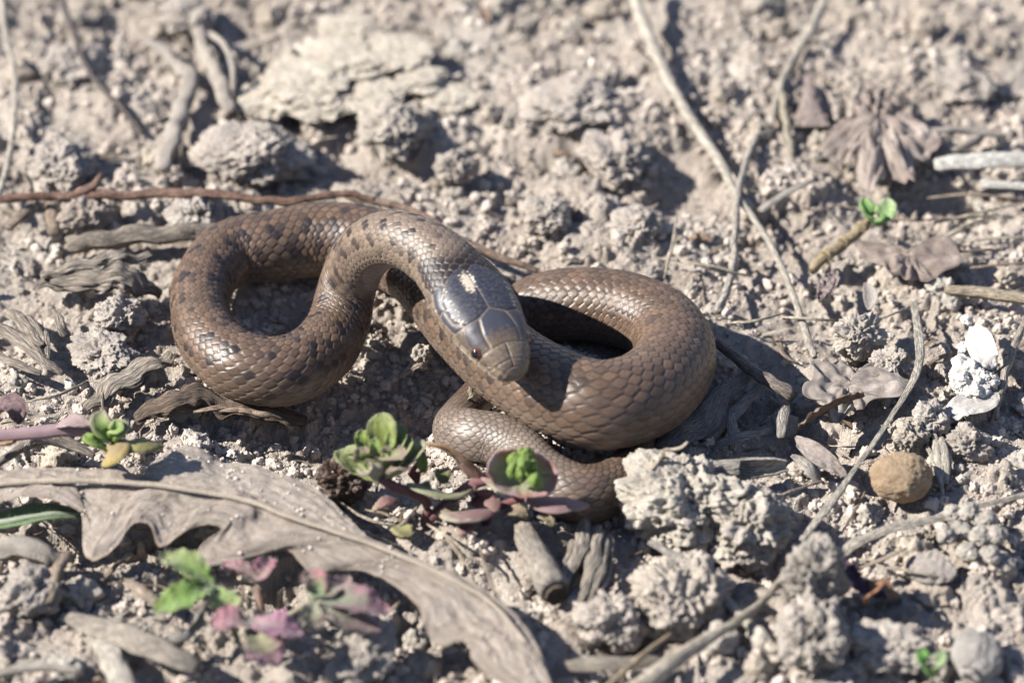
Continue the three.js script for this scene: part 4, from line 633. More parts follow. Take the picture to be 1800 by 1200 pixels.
{ // pale crust
  const t = thing('pale_crust', 'torn cream coloured spongy crust lying on the ridge of soil', 'crust');
  const spots = [[470, 175, 3.4, 60, 10, 60], [530, 145, 4.6, 80, 11, 80], [600, 110, 4.6, 80, 12, 75], [690, 95, 4.4, 70, 12, 65], [735, 140, 3.6, 44, 11, 50], [570, 185, 3.6, 70, 10, 50], [655, 172, 3.8, 60, 10, 50], [610, 55, 4, 60, 10, 50], [790, 175, 2.4, 50, 9, 45]];
  spots.forEach((q, k) => { const g = lump(500 + k, 26, { domes: [[14, 0.6, 0.2], [80, 0.2, 0.12], [160, 0.1, 0.06]], low: 0.35, fine: 0.10, crag: 0.3, color: [0.63, 0.57, 0.475], color2: [0.52, 0.455, 0.37], scale: [q[3], q[4], q[5]].map((v) => v * PXM) }); mesh('fragment', placed(g, P(q[0], q[1], q[2]), [0, k * 1.3, 0]), clodMat, t); });
  settle(t);
}
// ---------------------------------------------------------------- dead leaves
const dust = (c, d) => (u, v, under) => { const k = 1 + 0.12 * n2(u * 40, v * 30) + 0.12 * n2(u * 150, v * 110), m = clamp(0.5 + 0.9 * fbm2(u * 7 + 2, v * 5, 4)); return mix3(c, d, m).map((x) => x * k); };
// between two edges given as courses [px, py, h]; arch mm lifts the middle
function edged(nu, nv, A, B, arch, color, thick, extra) {
  const a = new THREE.CatmullRomCurve3(A.map((p) => P(...p)), false, 'centripetal'), b = new THREE.CatmullRomCurve3(B.map((p) => P(...p)), false, 'centripetal');
  const pa = a.getSpacedPoints(nu), pb = b.getPoints(nu);
  return sheet(nu, nv, (u, v) => { const i = Math.round(u * nu), p = pa[i].clone().lerp(pb[i], v); p.y += MM * arch * Math.sin(Math.PI * v) + (extra ? MM * extra(u, v) : 0); return p; }, color, thick);
}
{
  const t = thing('oak_leaf', 'long dead oak leaf with wavy lobed edges lying on the soil', 'leaf');
  const A = [[-60, 838, 8], [60, 822, 10], [150, 822, 11], [250, 834, 11.5], [340, 842, 11.5], [420, 862, 11], [510, 898, 10.5], [600, 928, 10], [700, 968, 9], [790, 1005, 8.5], [870, 1048, 8], [925, 1100, 7.5], [975, 1215, 7]];
  const B = [[-60, 905, 7], [20, 880, 9], [70, 875, 10], [120, 885, 10], [158, 915, 8.5], [146, 965, 5.5], [165, 988, 5], [205, 962, 6.5], [232, 925, 9], [262, 924, 9], [280, 962, 6.5], [318, 935, 9], [348, 920, 10], [388, 930, 9.5], [350, 968, 6.5], [352, 1000, 5], [420, 988, 6], [470, 968, 8], [505, 966, 8], [545, 1000, 6.5], [600, 1002, 6.5], [650, 1010, 7], [700, 1038, 7], [738, 1075, 7], [748, 1112, 5.5], [775, 1132, 5], [805, 1125, 6], [825, 1140, 6], [830, 1165, 5.5], [900, 1215, 5]];
  const vein = (u, v) => { const w = Math.abs(((u * 13 + v * 0.9 + 0.08 * n2(u * 30, v * 6)) % 1) - 0.5), w2 = Math.abs(((u * 60 - v * 7 + 0.3 * n2(u * 50, v * 9)) % 1) - 0.5); return smooth(0.04, 0.0, w) + 0.35 * smooth(0.09, 0, w2) + smooth(0.03, 0, Math.abs(v - 0.16 - 0.05 * Math.sin(u * 5))); };
  const base = dust([0.42, 0.365, 0.315], [0.285, 0.235, 0.195]);
  mesh('blade', edged(330, 56, A, B, 1.0, (u, v, un) => { const c = base(u * 3, v, un), k = 1 - 0.22 * vein(u, v); return smooth(0.985, 1, v) > 0.2 ? [0.33, 0.23, 0.155] : c.map((x) => x * k); }, 0.2 * MM, (u, v) => 0.6 * fbm2(u * 9, v * 3, 3) + 0.2 * fbm2(u * 40, v * 8, 3, 0.6) + 0.3 * vein(u, v) + 0.5 * Math.sin(u * 26 + 1) * v * v), leafMat, t);
  mesh('side_lobe', edged(90, 26, [[268, 812, 9], [300, 790, 8.5], [335, 782, 8], [362, 796, 7.5], [385, 812, 6.5], [425, 815, 7], [480, 828, 7.5], [530, 846, 8], [572, 872, 8], [640, 938, 8.5]], [[250, 838, 11], [290, 842, 11.2], [340, 850, 11.2], [380, 858, 11], [420, 868, 10.8], [460, 884, 10.5], [510, 904, 10.2], [560, 920, 9.9], [600, 934, 9.7], [645, 950, 9.4]], 0.4, dust([0.46, 0.40, 0.345], [0.36, 0.305, 0.255]), 0.2 * MM, (u, v) => 0.4 * fbm2(u * 6 + 4, v * 3, 3) + 0.3 * fbm2(u * 22, v * 9, 3)), leafMat, t);
  mesh('midrib', stem([[-60, 858, 9.6, 4], [60, 846, 11.4, 5], [180, 846, 12.4, 5], [300, 856, 12.6, 5], [420, 876, 12.2, 5], [520, 912, 11.6, 4], [640, 952, 10.6, 4], [760, 1002, 9.8, 4], [860, 1056, 9, 3], [925, 1130, 8, 3]], { color: tint([0.42, 0.36, 0.29]), seed: 6 }), leafMat, t);
  for (const part of [...t.children]) {                               // soil lying on the leaf
    const p = part.geometry.attributes.position, nn = part.geometry.attributes.normal, rnd = rng(p.count), bits = [], n = part.name === 'midrib' ? 60 : part.name === 'blade' ? 900 : 420;
    for (let k = 0; k < n; k++) { const i = Math.floor(rnd() * p.count); if (nn.getY(i) < 0.2 || n2(p.getX(i) * 90, p.getZ(i) * 90) < -0.1) continue; const r = (0.08 + 0.34 * rnd() ** 4) * MM, b = new THREE.IcosahedronGeometry(r, 0); b.deleteAttribute('uv'); b.rotateX(rnd() * 6); b.rotateY(rnd() * 6); b.scale(1, 0.7, 1.1); b.translate(p.getX(i), p.getY(i) + r * 0.4, p.getZ(i)); const cc = new Float32Array(b.attributes.position.count * 3), q = 0.8 + 0.3 * rnd(); for (let m = 0; m < cc.length; m += 3) cc.set([SOIL_A[0] * q, SOIL_A[1] * q, SOIL_A[2] * q], m); b.setAttribute('color', new THREE.BufferAttribute(cc, 3)); bits.push(b); }
    const d = mesh('dust_grains', mergeGeometries(bits), std({}), part); d.userData.kind = 'stuff';
  }
  settle(t);
}
// a lobed leaf spread round its middle: radius px and height mm by angle
function fan(px, py, rad, high, color, o = {}) {
  const c = P(px, py, 0), e = 1 / Math.sin(TILT);
  return sheet(o.nu ?? 120, o.nv ?? 20, (u, v) => { const a = u * Math.PI * 2, r = rad(a) * PXM * lerp(0.02, 1, v); const x = c.x + Math.cos(a) * r, z = c.z + Math.sin(a) * r * (o.deep ?? e); return new THREE.Vector3(x, MM * high(a, v), z); }, color, (o.thick ?? 0.25) * MM);
}
{
  const lobes = [[0.30, 122, 0.50], [1.05, 112, 0.46], [1.85, 118, 0.46], [2.75, 126, 0.50], [3.9, 62, 0.6], [5.3, 66, 0.7]];
  const rad = (a) => { let r = 40; for (const [c, R0, w] of lobes) { const d = Math.atan2(Math.sin(a - c), Math.cos(a - c)); r = Math.max(r, 40 + (R0 - 40) * Math.pow(Math.max(0, 1 - Math.abs(d / (w * 1.25))), 0.62)); } return r * (1 + 0.05 * n2(Math.cos(a) * 7, Math.sin(a) * 7) + 0.03 * n2(Math.cos(a) * 19, Math.sin(a) * 19)); };
  const g = fan(1540, 268, rad, (a, v) => 9 - 4.5 * v * v * (0.5 + 0.5 * Math.sin(a)) + 1.1 * n2(Math.cos(a) * 2.2 * v, Math.sin(a) * 2.2 * v + 3) + 0.4 * n2(Math.cos(a) * 6 * v, Math.sin(a) * 6 * v), (u, v, un) => { const k = 1 + 0.12 * n2(u * 60, v * 5); return mix3([0.42, 0.355, 0.315], [0.31, 0.25, 0.215], clamp(0.5 + n2(u * 9, v * 3))).map((x) => x * k); }, { nu: 220, nv: 24 });
  single('lobed_leaf', g, leafMat, 'grey brown dead leaf with drooping finger lobes over a green bud', 'leaf');
  const rad2 = (a) => 64 + 28 * Math.cos(a * 2 - 0.2) + 12 * Math.cos(a * 3 + 1) - 34 * Math.exp(-(((a - 5.2) / 0.28) ** 2)) + 4 * Math.sin(a * 9);
  single('broad_leaf', fan(1592, 490, rad2, (a, v) => 6.5 + 1.2 * v * Math.cos(a * 2 + 1) - 1.5 * v * v + 0.7 * n2(Math.cos(a) * 2 * v, Math.sin(a) * 2 * v) - 0.5 * smooth(0.12, 0, Math.abs(Math.sin(a - 0.9))), (u, v, un) => mix3([0.36, 0.295, 0.255], [0.27, 0.21, 0.175], clamp(0.5 + n2(u * 8, v * 4))).map((x) => x * (1 + 0.12 * n2(u * 90, v * 9))), { deep: 1.15 }), leafMat, 'broad dull brown dead leaf above the pale crumbly clod', 'leaf');
  single('skeleton_leaf', fan(1490, 715, (a) => 70 + 20 * Math.cos(a * 2 + 0.5) + 14 * Math.cos(a * 3) + 8 * Math.sin(a * 7) - 26 * Math.exp(-(((a - 2.4) / 0.3) ** 2)), (a, v) => 5.2 + 1.0 * v * Math.cos(a * 2) + 0.8 * n2(Math.cos(a) * 2 * v + 5, Math.sin(a) * 2 * v), (u, v, un) => mix3([0.42, 0.37, 0.33], [0.27, 0.225, 0.20], clamp(0.5 + 0.9 * n2(u * 12, v * 5))).map((x) => x * (1 + 0.14 * n2(u * 110, v * 14))), { deep: 1.3 }), leafMat, 'mottled grey dead leaf under the curled brown leaf', 'leaf');
}
function deadBlade(name, label, pts, wid, c, d, o = {}) { return single(name, blade(pts, wid, { nu: 40, nv: 14, thick: 0.3, color: (u, v, un) => mix3(un ? d : c, un ? c : d, clamp(0.25 + 0.5 * n2(u * 6, v * 4))).map((x) => x * (1 + 0.14 * n2(u * 60, v * 18))), ...o }), leafMat, label, 'leaf'); }
deadBlade('curled_leaf', 'curled rust brown leaf shard standing on the mottled grey leaf', [[1405, 750, 6], [1440, 728, 7.5], [1480, 708, 8.5], [1520, 695, 8]], (u) => 30 * oval(0.9, 0.7)(u), [0.15, 0.088, 0.052], [0.26, 0.19, 0.14], { roll: -0.9, cup: 9, wave: 6 });
deadBlade('leaf_scrap', 'grey curled leaf scrap in front of the curled brown leaf', [[1400, 768, 4], [1425, 790, 5.5], [1455, 812, 5], [1490, 838, 3.5]], (u) => 16 * oval(1, 0.6)(u), [0.36, 0.32, 0.30], [0.28, 0.235, 0.21], { roll: 0.6, cup: 6, wave: 5 });
deadBlade('leaf_scrap', 'rust red curled leaf scrap beside the tall craggy clod', [[1522, 1062, 5], [1535, 1040, 8], [1552, 1028, 9], [1575, 1050, 7]], (u) => 20 * oval(1, 0.7)(u), [0.34, 0.18, 0.10], [0.26, 0.13, 0.07], { roll: -0.5, cup: 7, wave: 4 });
deadBlade('leaf_scrap', 'grey flat leaf scrap beside the worm casts', [[1598, 985, 4], [1635, 995, 5], [1680, 1012, 4.5]], (u) => 34 * oval(0.9, 0.5)(u), [0.38, 0.345, 0.315], [0.32, 0.28, 0.25], { wave: 6, roll: 0.2 });
deadBlade('leaf_scrap', 'tan strip of dead leaf below the arched grass blade', [[1500, 1002, 4], [1545, 985, 6], [1595, 962, 6]], (u) => 11 * oval(1, 0.5)(u), [0.36, 0.29, 0.21], [0.28, 0.22, 0.16], { roll: -0.6 });
deadBlade('leaf_scrap', 'dark purple leaf scrap beside the rust red scrap', [[1460, 985, 4], [1485, 1000, 5.5], [1510, 1030, 5], [1560, 1050, 4]], (u) => 14 * oval(1, 0.6)(u), [0.060, 0.028, 0.055], [0.10, 0.05, 0.075], { wave: 9, cup: 6 });
deadBlade('leaf_scrap', 'plum coloured leaf scrap leaning on the soil mound', [[-8, 728, 5], [10, 712, 7], [28, 720, 7], [34, 745, 4.5]], (u) => 22 * oval(1, 0.7)(u), [0.13, 0.085, 0.095], [0.20, 0.13, 0.13], { cup: 9, wave: 5 });
deadBlade('dried_calyx', 'dried brown fan shaped calyx standing on smooth soil', [[1422, 130, 5], [1424, 165, 5.5], [1426, 195, 5], [1428, 222, 4]], (u) => 10 + 24 * smooth(0.1, 0.95, u), [0.33, 0.27, 0.245], [0.25, 0.20, 0.175], { cup: -8, wave: 4, nv: 24 });
deadBlade('dead_bract', 'withered bract cluster under the yellowish stalk', [[1470, 478, 3], [1455, 500, 4], [1440, 530, 3]], (u) => 17 * oval(0.8, 0.6)(u), [0.34, 0.28, 0.255], [0.26, 0.20, 0.19], { wave: 9, cup: 5 });
deadBlade('grey_husk', 'grey husk leaning on the pale crumbly clod', [[1528, 545, 4.5], [1530, 520, 6], [1522, 498, 5]], (u) => 13 * oval(1, 0.7)(u), [0.44, 0.40, 0.37], [0.36, 0.32, 0.29], { cup: 5 });
{ // chalk white husk
  const t = thing('white_husk', 'crumpled chalk white husk lying on crumbly soil', 'husk'), c = (u, v) => [0.64, 0.62, 0.58].map((x) => x * (1 + 0.07 * n2(u * 30, v * 20)));
  mesh('upper_flake', blade([[1712, 570, 5], [1722, 600, 7.5], [1735, 630, 7.5], [1748, 648, 6]], (u) => 24 * oval(0.9, 0.6)(u), { roll: 0.4, cup: 8, wave: 6, color: c, thick: 0.5 }), leafMat, t);
  mesh('lower_flake', blade([[1668, 735, 5], [1690, 718, 6], [1725, 712, 6], [1752, 690, 5.5]], (u) => 28 * oval(0.9, 0.5)(u), { roll: -0.1, cup: 6, wave: 5, color: (u, v) => [0.52, 0.49, 0.455].map((x) => x * (1 + 0.08 * n2(u * 20, v * 9))), thick: 0.4 }), leafMat, t);
  [[1700, 648, 30, 20], [1722, 668, 28, 20], [1690, 672, 26, 18], [1712, 690, 24, 16], [1742, 672, 18, 14], [1694, 610, 15, 11], [1700, 562, 12, 9]].forEach((q, k) => mesh('lump', placed(lump(700 + k, 18, { domes: [[10, 0.6, 0.25], [30, 0.3, 0.12]], low: 0.3, fine: 0.05, color: [0.66, 0.64, 0.60], color2: [0.56, 0.53, 0.49], scale: [q[2], q[3], q[2]].map((v) => v * PXM) }), P(q[0], q[1], 6), [0, k, 0]), leafMat, t));
  settle(t);
}
// ---------------------------------------------------------------- living plants
const G1 = [0.105, 0.165, 0.018], G2 = [0.155, 0.195, 0.030], GS = [0.185, 0.205, 0.075], PINK = [0.21, 0.072, 0.105], OLIVE = [0.27, 0.21, 0.075];
function fuzz(geo, n, len, seed, c = [0.50, 0.50, 0.42]) {           // short hairs on a leaf
  const p = geo.attributes.position, nn = geo.attributes.normal, rnd = rng(seed), pos = [], col = [], idx = [];
  for (let k = 0; k < n; k++) {
    const i = Math.floor(rnd() * p.count), b = new THREE.Vector3().fromBufferAttribute(p, i), d = new THREE.Vector3().fromBufferAttribute(nn, i).add(new THREE.Vector3(rnd() - 0.5, rnd() - 0.3, rnd() - 0.5)).normalize(), l = len * (0.5 + rnd()) * MM, s = new THREE.Vector3(d.z, 0.2, -d.x).normalize().multiplyScalar(0.018 * MM), s2 = new THREE.Vector3().crossVectors(d, s), e = b.clone().addScaledVector(d, l), o = pos.length / 3;
    for (const q of [b.clone().add(s), b.clone().sub(s).add(s2), b.clone().sub(s).sub(s2), e]) { pos.push(q.x, q.y, q.z); col.push(...c); }
    idx.push(o, o + 1, o + 3, o + 1, o + 2, o + 3, o + 2, o, o + 3);
  }
  return build(pos, col, idx);
}
function leafPart(parent, name, pts, w, c, tip, o = {}) {
  const g = blade(pts, (u) => w * oval(o.a ?? 0.85, o.b ?? 0.6)(u) * (1 + (o.teeth ?? 0) * Math.sin(u * 34) * smooth(0.35, 0.7, u)), { nu: 26, nv: 12, thick: o.thick ?? 0.5, cup: o.cup ?? 5, roll: o.roll ?? 0, wave: o.wave ?? 1.5, crease: o.crease, seed: pts[0][0], color: (u, v, un) => { const e = Math.abs(v * 2 - 1), m = mix3(c, tip, clamp(smooth(o.from ?? 0.45, 1.0, u + 0.35 * e * e + 0.25 * n2(u * 5 + pts[0][0], v * 4)))); return mix3(m, o.under ?? m, un ? 0.6 : 0).map((x) => x * (1 + 0.13 * n2(u * 22, v * 16))); } });
  const m = mesh(name, g, greenMat, parent);
  if (o.hair) { const f = mesh('fuzz', fuzz(g, o.hair, o.hairLen ?? 0.45, Math.round(pts[0][0] + pts[0][1])), hairMat, m); f.userData.kind = 'stuff'; }
  return m;
}
const stalk = (parent, pts, c, seed = 2) => mesh('stalk', stem(pts, { color: tint(c, c.map((v) => v * 0.75)), seed, wobble: 0.08, around: 12 }), greenMat, parent);
{
  const t = thing('rosette_plant', 'low fleshy plant with green rosettes on purple stalks before the snake', 'plant');
  stalk(t, [[745, 925, 1, 8], [752, 890, 5, 8], [730, 868, 9, 9], [690, 855, 12, 9], [668, 838, 13, 9]], [0.132, 0.050, 0.050], 2);
  stalk(t, [[745, 925, 1, 8], [790, 880, 6, 9], [830, 852, 9, 10], [880, 840, 12, 10], [905, 845, 13, 9]], [0.139, 0.053, 0.056], 3);
  stalk(t, [[850, 920, 1, 7], [870, 895, 5, 6], [905, 880, 7, 6], [940, 875, 8, 6]], [0.158, 0.046, 0.050], 4);
  for (const [x, y, h, a, l, w, q] of [[700, 880, 6, 2.6, 44, 13, 0], [770, 900, 5, 0.4, 40, 14, 1], [810, 870, 8, 5.6, 42, 14, 0], [735, 855, 9, 1.0, 34, 12, 2], [860, 880, 7, 1.2, 36, 14, 0], [885, 905, 5, 0.2, 44, 14, 1], [780, 850, 9, 4.6, 36, 13, 2], [690, 900, 3, 3.3, 34, 11, 1], [830, 925, 3, 2.2, 36, 12, 0], [950, 910, 4, 0.9, 34, 12, 1]]) { const dx = Math.cos(a) * l, dy = Math.sin(a) * l * 0.6; leafPart(t, 'leaf', [[x, y, h], [x + dx * 0.35, y + dy * 0.35 - 8, h + 1.4], [x + dx * 0.7, y + dy * 0.7 - 8, h + 1.6], [x + dx, y + dy, h + 0.8]], w, [[0.14, 0.070, 0.064], [0.18, 0.12, 0.085], [0.12, 0.13, 0.045]][q], [[0.20, 0.11, 0.10], [0.22, 0.19, 0.11], [0.19, 0.14, 0.08]][q], { cup: q ? 4 : -4, thick: 0.5, hair: 60, hairLen: 0.3 }); }
  // the tight rosette
  for (const [x, y, h, w, c, tip, out] of [[672, 726, 20, 25, G2, GS, 0], [702, 746, 18, 15, G2, GS, 6], [638, 756, 18, 13, G1, G2, -8], [715, 764, 17, 12, GS, GS, 10], [606, 790, 14.5, 19, GS, GS, -14], [642, 786, 18.5, 21, G2, [0.21, 0.15, 0.12], -6], [692, 782, 19.5, 23, GS, [0.22, 0.155, 0.13], 5], [738, 772, 16, 12, GS, [0.24, 0.22, 0.15], 14], [655, 822, 17, 22, [0.26, 0.27, 0.16], [0.24, 0.18, 0.14], -8], [702, 822, 17, 18, GS, [0.22, 0.16, 0.12], 8], [676, 796, 18.5, 8, [0.13, 0.21, 0.02], G2, 2], [660, 770, 20, 10, [0.13, 0.21, 0.02], G2, -2], [686, 762, 20.5, 10, G1, G2, 3]])
    leafPart(t, 'leaf', [[668 + out * 0.3, 848, 11], [lerp(668, x, 0.45) + out, lerp(848, y, 0.4), lerp(11, h, 0.45) - 0.6], [lerp(668, x, 0.85) + out * 0.7, lerp(848, y, 0.8), h - 0.8], [x, y, h]], w, c, tip, { cup: 7, thick: 0.4, hair: 170, hairLen: 0.5, from: 0.6, wave: 3, a: 1.3, b: 0.6 });
  // side leaves
  leafPart(t, 'leaf', [[655, 815, 12], [632, 800, 13], [616, 794, 13], [604, 792, 12.5]], 18, GS, GS, { thick: 0.9, hair: 110 });
  leafPart(t, 'leaf', [[838, 842, 10], [815, 815, 14], [785, 790, 17], [748, 780, 18]], 31, [0.165, 0.086, 0.056], [0.224, 0.125, 0.046], { cup: 4, thick: 0.6, roll: 0.75, from: 0.55, hair: 60, hairLen: 0.25, under: [0.158, 0.086, 0.079] });
  leafPart(t, 'leaf', [[745, 830, 10], [742, 810, 12], [745, 796, 13]], 9, G2, GS, { thick: 0.7 });
  leafPart(t, 'leaf', [[715, 850, 11], [755, 862, 11], [795, 870, 10], [830, 860, 9.5]], 20, [0.218, 0.224, 0.132], [0.185, 0.172, 0.092], { cup: -4, thick: 0.6, roll: -0.5, hair: 70 });
  leafPart(t, 'leaf', [[930, 868, 9], [965, 880, 10], [1000, 880, 9.5], [1036, 888, 7.5]], 34, [0.218, 0.125, 0.132], [0.238, 0.165, 0.145], { cup: -9, thick: 0.6, hair: 80, hairLen: 0.25, roll: -0.35, under: [0.198, 0.125, 0.119] });
  leafPart(t, 'leaf', [[870, 895, 6], [840, 900, 8], [805, 905, 8], [772, 905, 7]], 22, [0.158, 0.089, 0.083], [0.264, 0.238, 0.172], { cup: -6, thick: 0.6, hair: 60, hairLen: 0.25, from: 0.7, roll: 0.25 });
  leafPart(t, 'leaf', [[860, 862, 6], [845, 878, 7], [828, 884, 6]], 20, [0.112, 0.033, 0.030], [0.145, 0.046, 0.040], { cup: 4, thick: 0.6 });
  leafPart(t, 'leaf', [[740, 812, 12], [728, 830, 9], [735, 850, 7]], 11, [0.132, 0.040, 0.036], [0.172, 0.053, 0.046], { thick: 0.6 });
  leafPart(t, 'leaf', [[700, 925, 3], [710, 935, 4.5], [722, 945, 4]], 18, [0.185, 0.172, 0.066], [0.224, 0.198, 0.086], { thick: 0.8 });
  // the cupped rosette with its buds
  { // a spoon shaped leaf cupped round the buds
    const c = P(918, 832, 16), ax3 = new THREE.Vector3(0.12, 0.70, 0.70).normalize(), e1 = new THREE.Vector3(1, 0, 0).addScaledVector(ax3, -ax3.x).normalize(), e2 = new THREE.Vector3().crossVectors(ax3, e1);
    const g = sheet(56, 16, (u, v) => { const a = u * Math.PI * 2, r = (46 + 7 * Math.cos(a * 2 + 0.6) + 3 * n2(Math.cos(a) * 2, Math.sin(a) * 2)) * PXM * Math.pow(lerp(0.02, 1, v), 0.75), up = (-26 + 34 * v * v + (v > 0.85 ? -16 * (v - 0.85) : 0)) * PXM; return c.clone().addScaledVector(e1, Math.cos(a) * r * 1.12).addScaledVector(e2, Math.sin(a) * r).addScaledVector(ax3, up); }, (u, v, un) => mix3([0.28, 0.28, 0.16], mix3([0.26, 0.13, 0.10], [0.36, 0.25, 0.25], clamp(0.5 + n2(u * 7, 2))), smooth(0.55, 0.95, v + 0.1 * n2(u * 12, v * 4))).map((x) => x * (1 + 0.12 * n2(u * 40, v * 14))), 0.6 * MM);
    const m = mesh('cup_leaf', g, greenMat, t), f = mesh('fuzz', fuzz(g, 320, 0.4, 77), hairMat, m); f.userData.kind = 'stuff';
    leafPart(t, 'leaf', [[905, 868, 11], [880, 852, 12], [862, 838, 11], [848, 832, 10]], 20, [0.33, 0.32, 0.22], [0.27, 0.15, 0.13], { cup: 6, thick: 0.6, hair: 60 });
  }
  [[905, 812, 18, 15], [925, 800, 19, 16], [935, 825, 18, 15], [915, 832, 17, 14], [942, 845, 17, 16], [900, 830, 17, 12], [920, 815, 20, 13]].forEach(([x, y, h, r], k) => { const g = lump(800 + k, 14, { domes: [[7, 0.7, 0.22]], low: 0.15, fine: 0.02, crag: 0, color: [0.085, 0.155, 0.014], color2: [0.13, 0.19, 0.024], scale: [r, r * 1.25, r].map((v) => v * PXM) }); const b = mesh('bud', placed(g, P(x, y, h)), greenMat, t); const f = mesh('fuzz', fuzz(g, 40, 0.25, 900 + k), hairMat, b); f.userData.kind = 'stuff'; });
  settle(t);
}
{
  const t = thing('mauve_shoot', 'trailing mauve shoot with a small green leaf rosette above the oak leaf', 'plant');
  stalk(t, [[-40, 770, 12, 12], [30, 764, 13, 11], [90, 758, 14, 12], [150, 756, 14.5, 12], [185, 760, 15, 11]], [0.238, 0.155, 0.165], 5);
  leafPart(t, 'leaf', [[100, 748, 15], [130, 742, 17], [162, 748, 17]], 17, [0.224, 0.152, 0.152], [0.264, 0.198, 0.178], { hair: 90, hairLen: 0.3, thick: 0.5 });
  leafPart(t, 'leaf', [[190, 790, 15], [172, 780, 17], [158, 772, 18], [150, 765, 18]], 16, [0.132, 0.231, 0.026], [0.172, 0.238, 0.046], { thick: 0.7, hair: 40 });
  leafPart(t, 'leaf', [[190, 778, 16], [180, 755, 19], [176, 738, 20], [182, 722, 20]], 18, [0.145, 0.224, 0.040], [0.218, 0.191, 0.125], { thick: 0.7, hair: 110, cup: 8 });
  leafPart(t, 'leaf', [[200, 775, 16], [205, 752, 20], [204, 738, 21]], 13, [0.139, 0.238, 0.026], [0.238, 0.290, 0.106], { thick: 0.8, hair: 50, cup: 7 });
  leafPart(t, 'leaf', [[202, 778, 16], [215, 758, 19], [220, 738, 20]], 11, [0.132, 0.238, 0.023], [0.198, 0.198, 0.119], { thick: 0.8, hair: 50, cup: 7 });
  leafPart(t, 'leaf', [[212, 772, 16], [202, 790, 17], [190, 805, 16], [180, 818, 14.5]], 25, [0.218, 0.158, 0.073], [0.264, 0.198, 0.053], { cup: -5, thick: 0.7, roll: 0.3, from: 0.3, hair: 60 });
  leafPart(t, 'leaf', [[215, 782, 16], [240, 780, 17], [265, 780, 16.5], [288, 784, 15]], 19, [0.185, 0.172, 0.059], [0.178, 0.145, 0.053], { cup: -5, thick: 0.7, hair: 60 });
  leafPart(t, 'leaf', [[-10, 778, 11], [10, 778, 12], [28, 774, 12]], 10, [0.238, 0.158, 0.086], [0.251, 0.158, 0.079], { thick: 0.7 });
  settle(t);
}
{ // hairy trefoil plants in front of the oak leaf
  const leaflet = (t, pts, w, c, tip, o = {}) => leafPart(t, 'leaflet', pts, w, c, tip, { a: 1.35, b: 0.65, cup: 4, crease: 7, thick: 0.22, hair: 380, hairLen: 1.0, from: 0.35, wave: 5, teeth: 0.14, ...o });
  let t = thing('trefoil_plant', 'hairy three leaved plant with green leaflets below the oak leaf', 'plant');
  stalk(t, [[420, 1130, 2, 5], [402, 1085, 6, 5], [378, 1040, 10, 5]], [0.170, 0.157, 0.089], 2);
  leaflet(t, [[375, 1035, 10], [350, 1012, 12], [320, 990, 13], [285, 982, 12]], 25, [0.110, 0.180, 0.030], [0.145, 0.175, 0.062]);
  leaflet(t, [[372, 1038, 10], [345, 1042, 12], [312, 1056, 12], [272, 1080, 10]], 30, [0.085, 0.168, 0.016], [0.105, 0.165, 0.026]);
  leaflet(t, [[378, 1040, 10], [388, 1052, 11], [395, 1065, 10.5], [392, 1082, 9]], 24, [0.130, 0.190, 0.045], [0.175, 0.205, 0.080]);
  settle(t);
  t = thing('trefoil_plant', 'hairy three leaved plant with bright pink leaflets', 'plant');
  stalk(t, [[450, 1150, 2, 6], [446, 1110, 7, 6], [438, 1088, 10, 6]], [0.184, 0.159, 0.095], 3);
  leaflet(t, [[438, 1100, 10], [420, 1092, 12], [398, 1092, 12], [372, 1104, 10.5]], 27, [0.180, 0.099, 0.099], PINK);
  leaflet(t, [[442, 1098, 10], [465, 1098, 12.5], [495, 1104, 13], [530, 1118, 11]], 29, [0.192, 0.112, 0.129], [0.249, 0.106, 0.165]);
  leaflet(t, [[442, 1108, 10], [456, 1128, 11], [470, 1148, 10.5], [486, 1168, 9]], 35, [0.197, 0.188, 0.108], [0.258, 0.110, 0.157], { from: 0.5 });
  settle(t);
  t = thing('trefoil_plant', 'hairy three leaved plant with green leaflets tipped in pink', 'plant');
  stalk(t, [[505, 1085, 2, 5], [525, 1070, 7, 5], [550, 1056, 10, 5]], [0.226, 0.193, 0.133], 4);
  leaflet(t, [[550, 1055, 10], [556, 1038, 12], [552, 1020, 13], [542, 1008, 12.5]], 20, [0.088, 0.143, 0.050], [0.219, 0.084, 0.097]);
  leaflet(t, [[553, 1055, 10], [575, 1044, 12], [595, 1032, 12], [612, 1022, 11]], 19, [0.108, 0.142, 0.070], [0.232, 0.105, 0.123]);
  leaflet(t, [[556, 1058, 10], [595, 1056, 12], [640, 1062, 12.5], [682, 1080, 10]], 32, [0.129, 0.154, 0.096], [0.232, 0.097, 0.131]);
  leaflet(t, [[555, 1062, 10], [590, 1082, 10], [625, 1098, 9], [668, 1112, 7.5]], 24, [0.137, 0.128, 0.098], [0.203, 0.123, 0.135]);
  leaflet(t, [[552, 1064, 10], [548, 1085, 10], [556, 1108, 8.5]], 20, [0.156, 0.152, 0.093], [0.153, 0.111, 0.098]);
  settle(t);
  t = thing('trefoil_sprout', 'small folded pink leaflet on an orange stalk under the oak leaf edge', 'plant');
  stalk(t, [[462, 1085, 3, 6], [458, 1055, 6, 6], [452, 1030, 8, 5]], [0.238, 0.140, 0.098], 5);
  leaflet(t, [[452, 1026, 8], [460, 1010, 10], [468, 996, 10.5], [474, 986, 10]], 18, [0.201, 0.125, 0.117], PINK, { hair: 120 });
  leaflet(t, [[450, 1026, 8], [432, 1008, 9], [410, 1000, 9], [394, 998, 8]], 14, [0.111, 0.074, 0.069], [0.208, 0.103, 0.116], { hair: 100 });
  settle(t);
  t = thing('hairy_leaf', 'silvery hairy green leaf showing through the gap in the oak leaf', 'leaf');
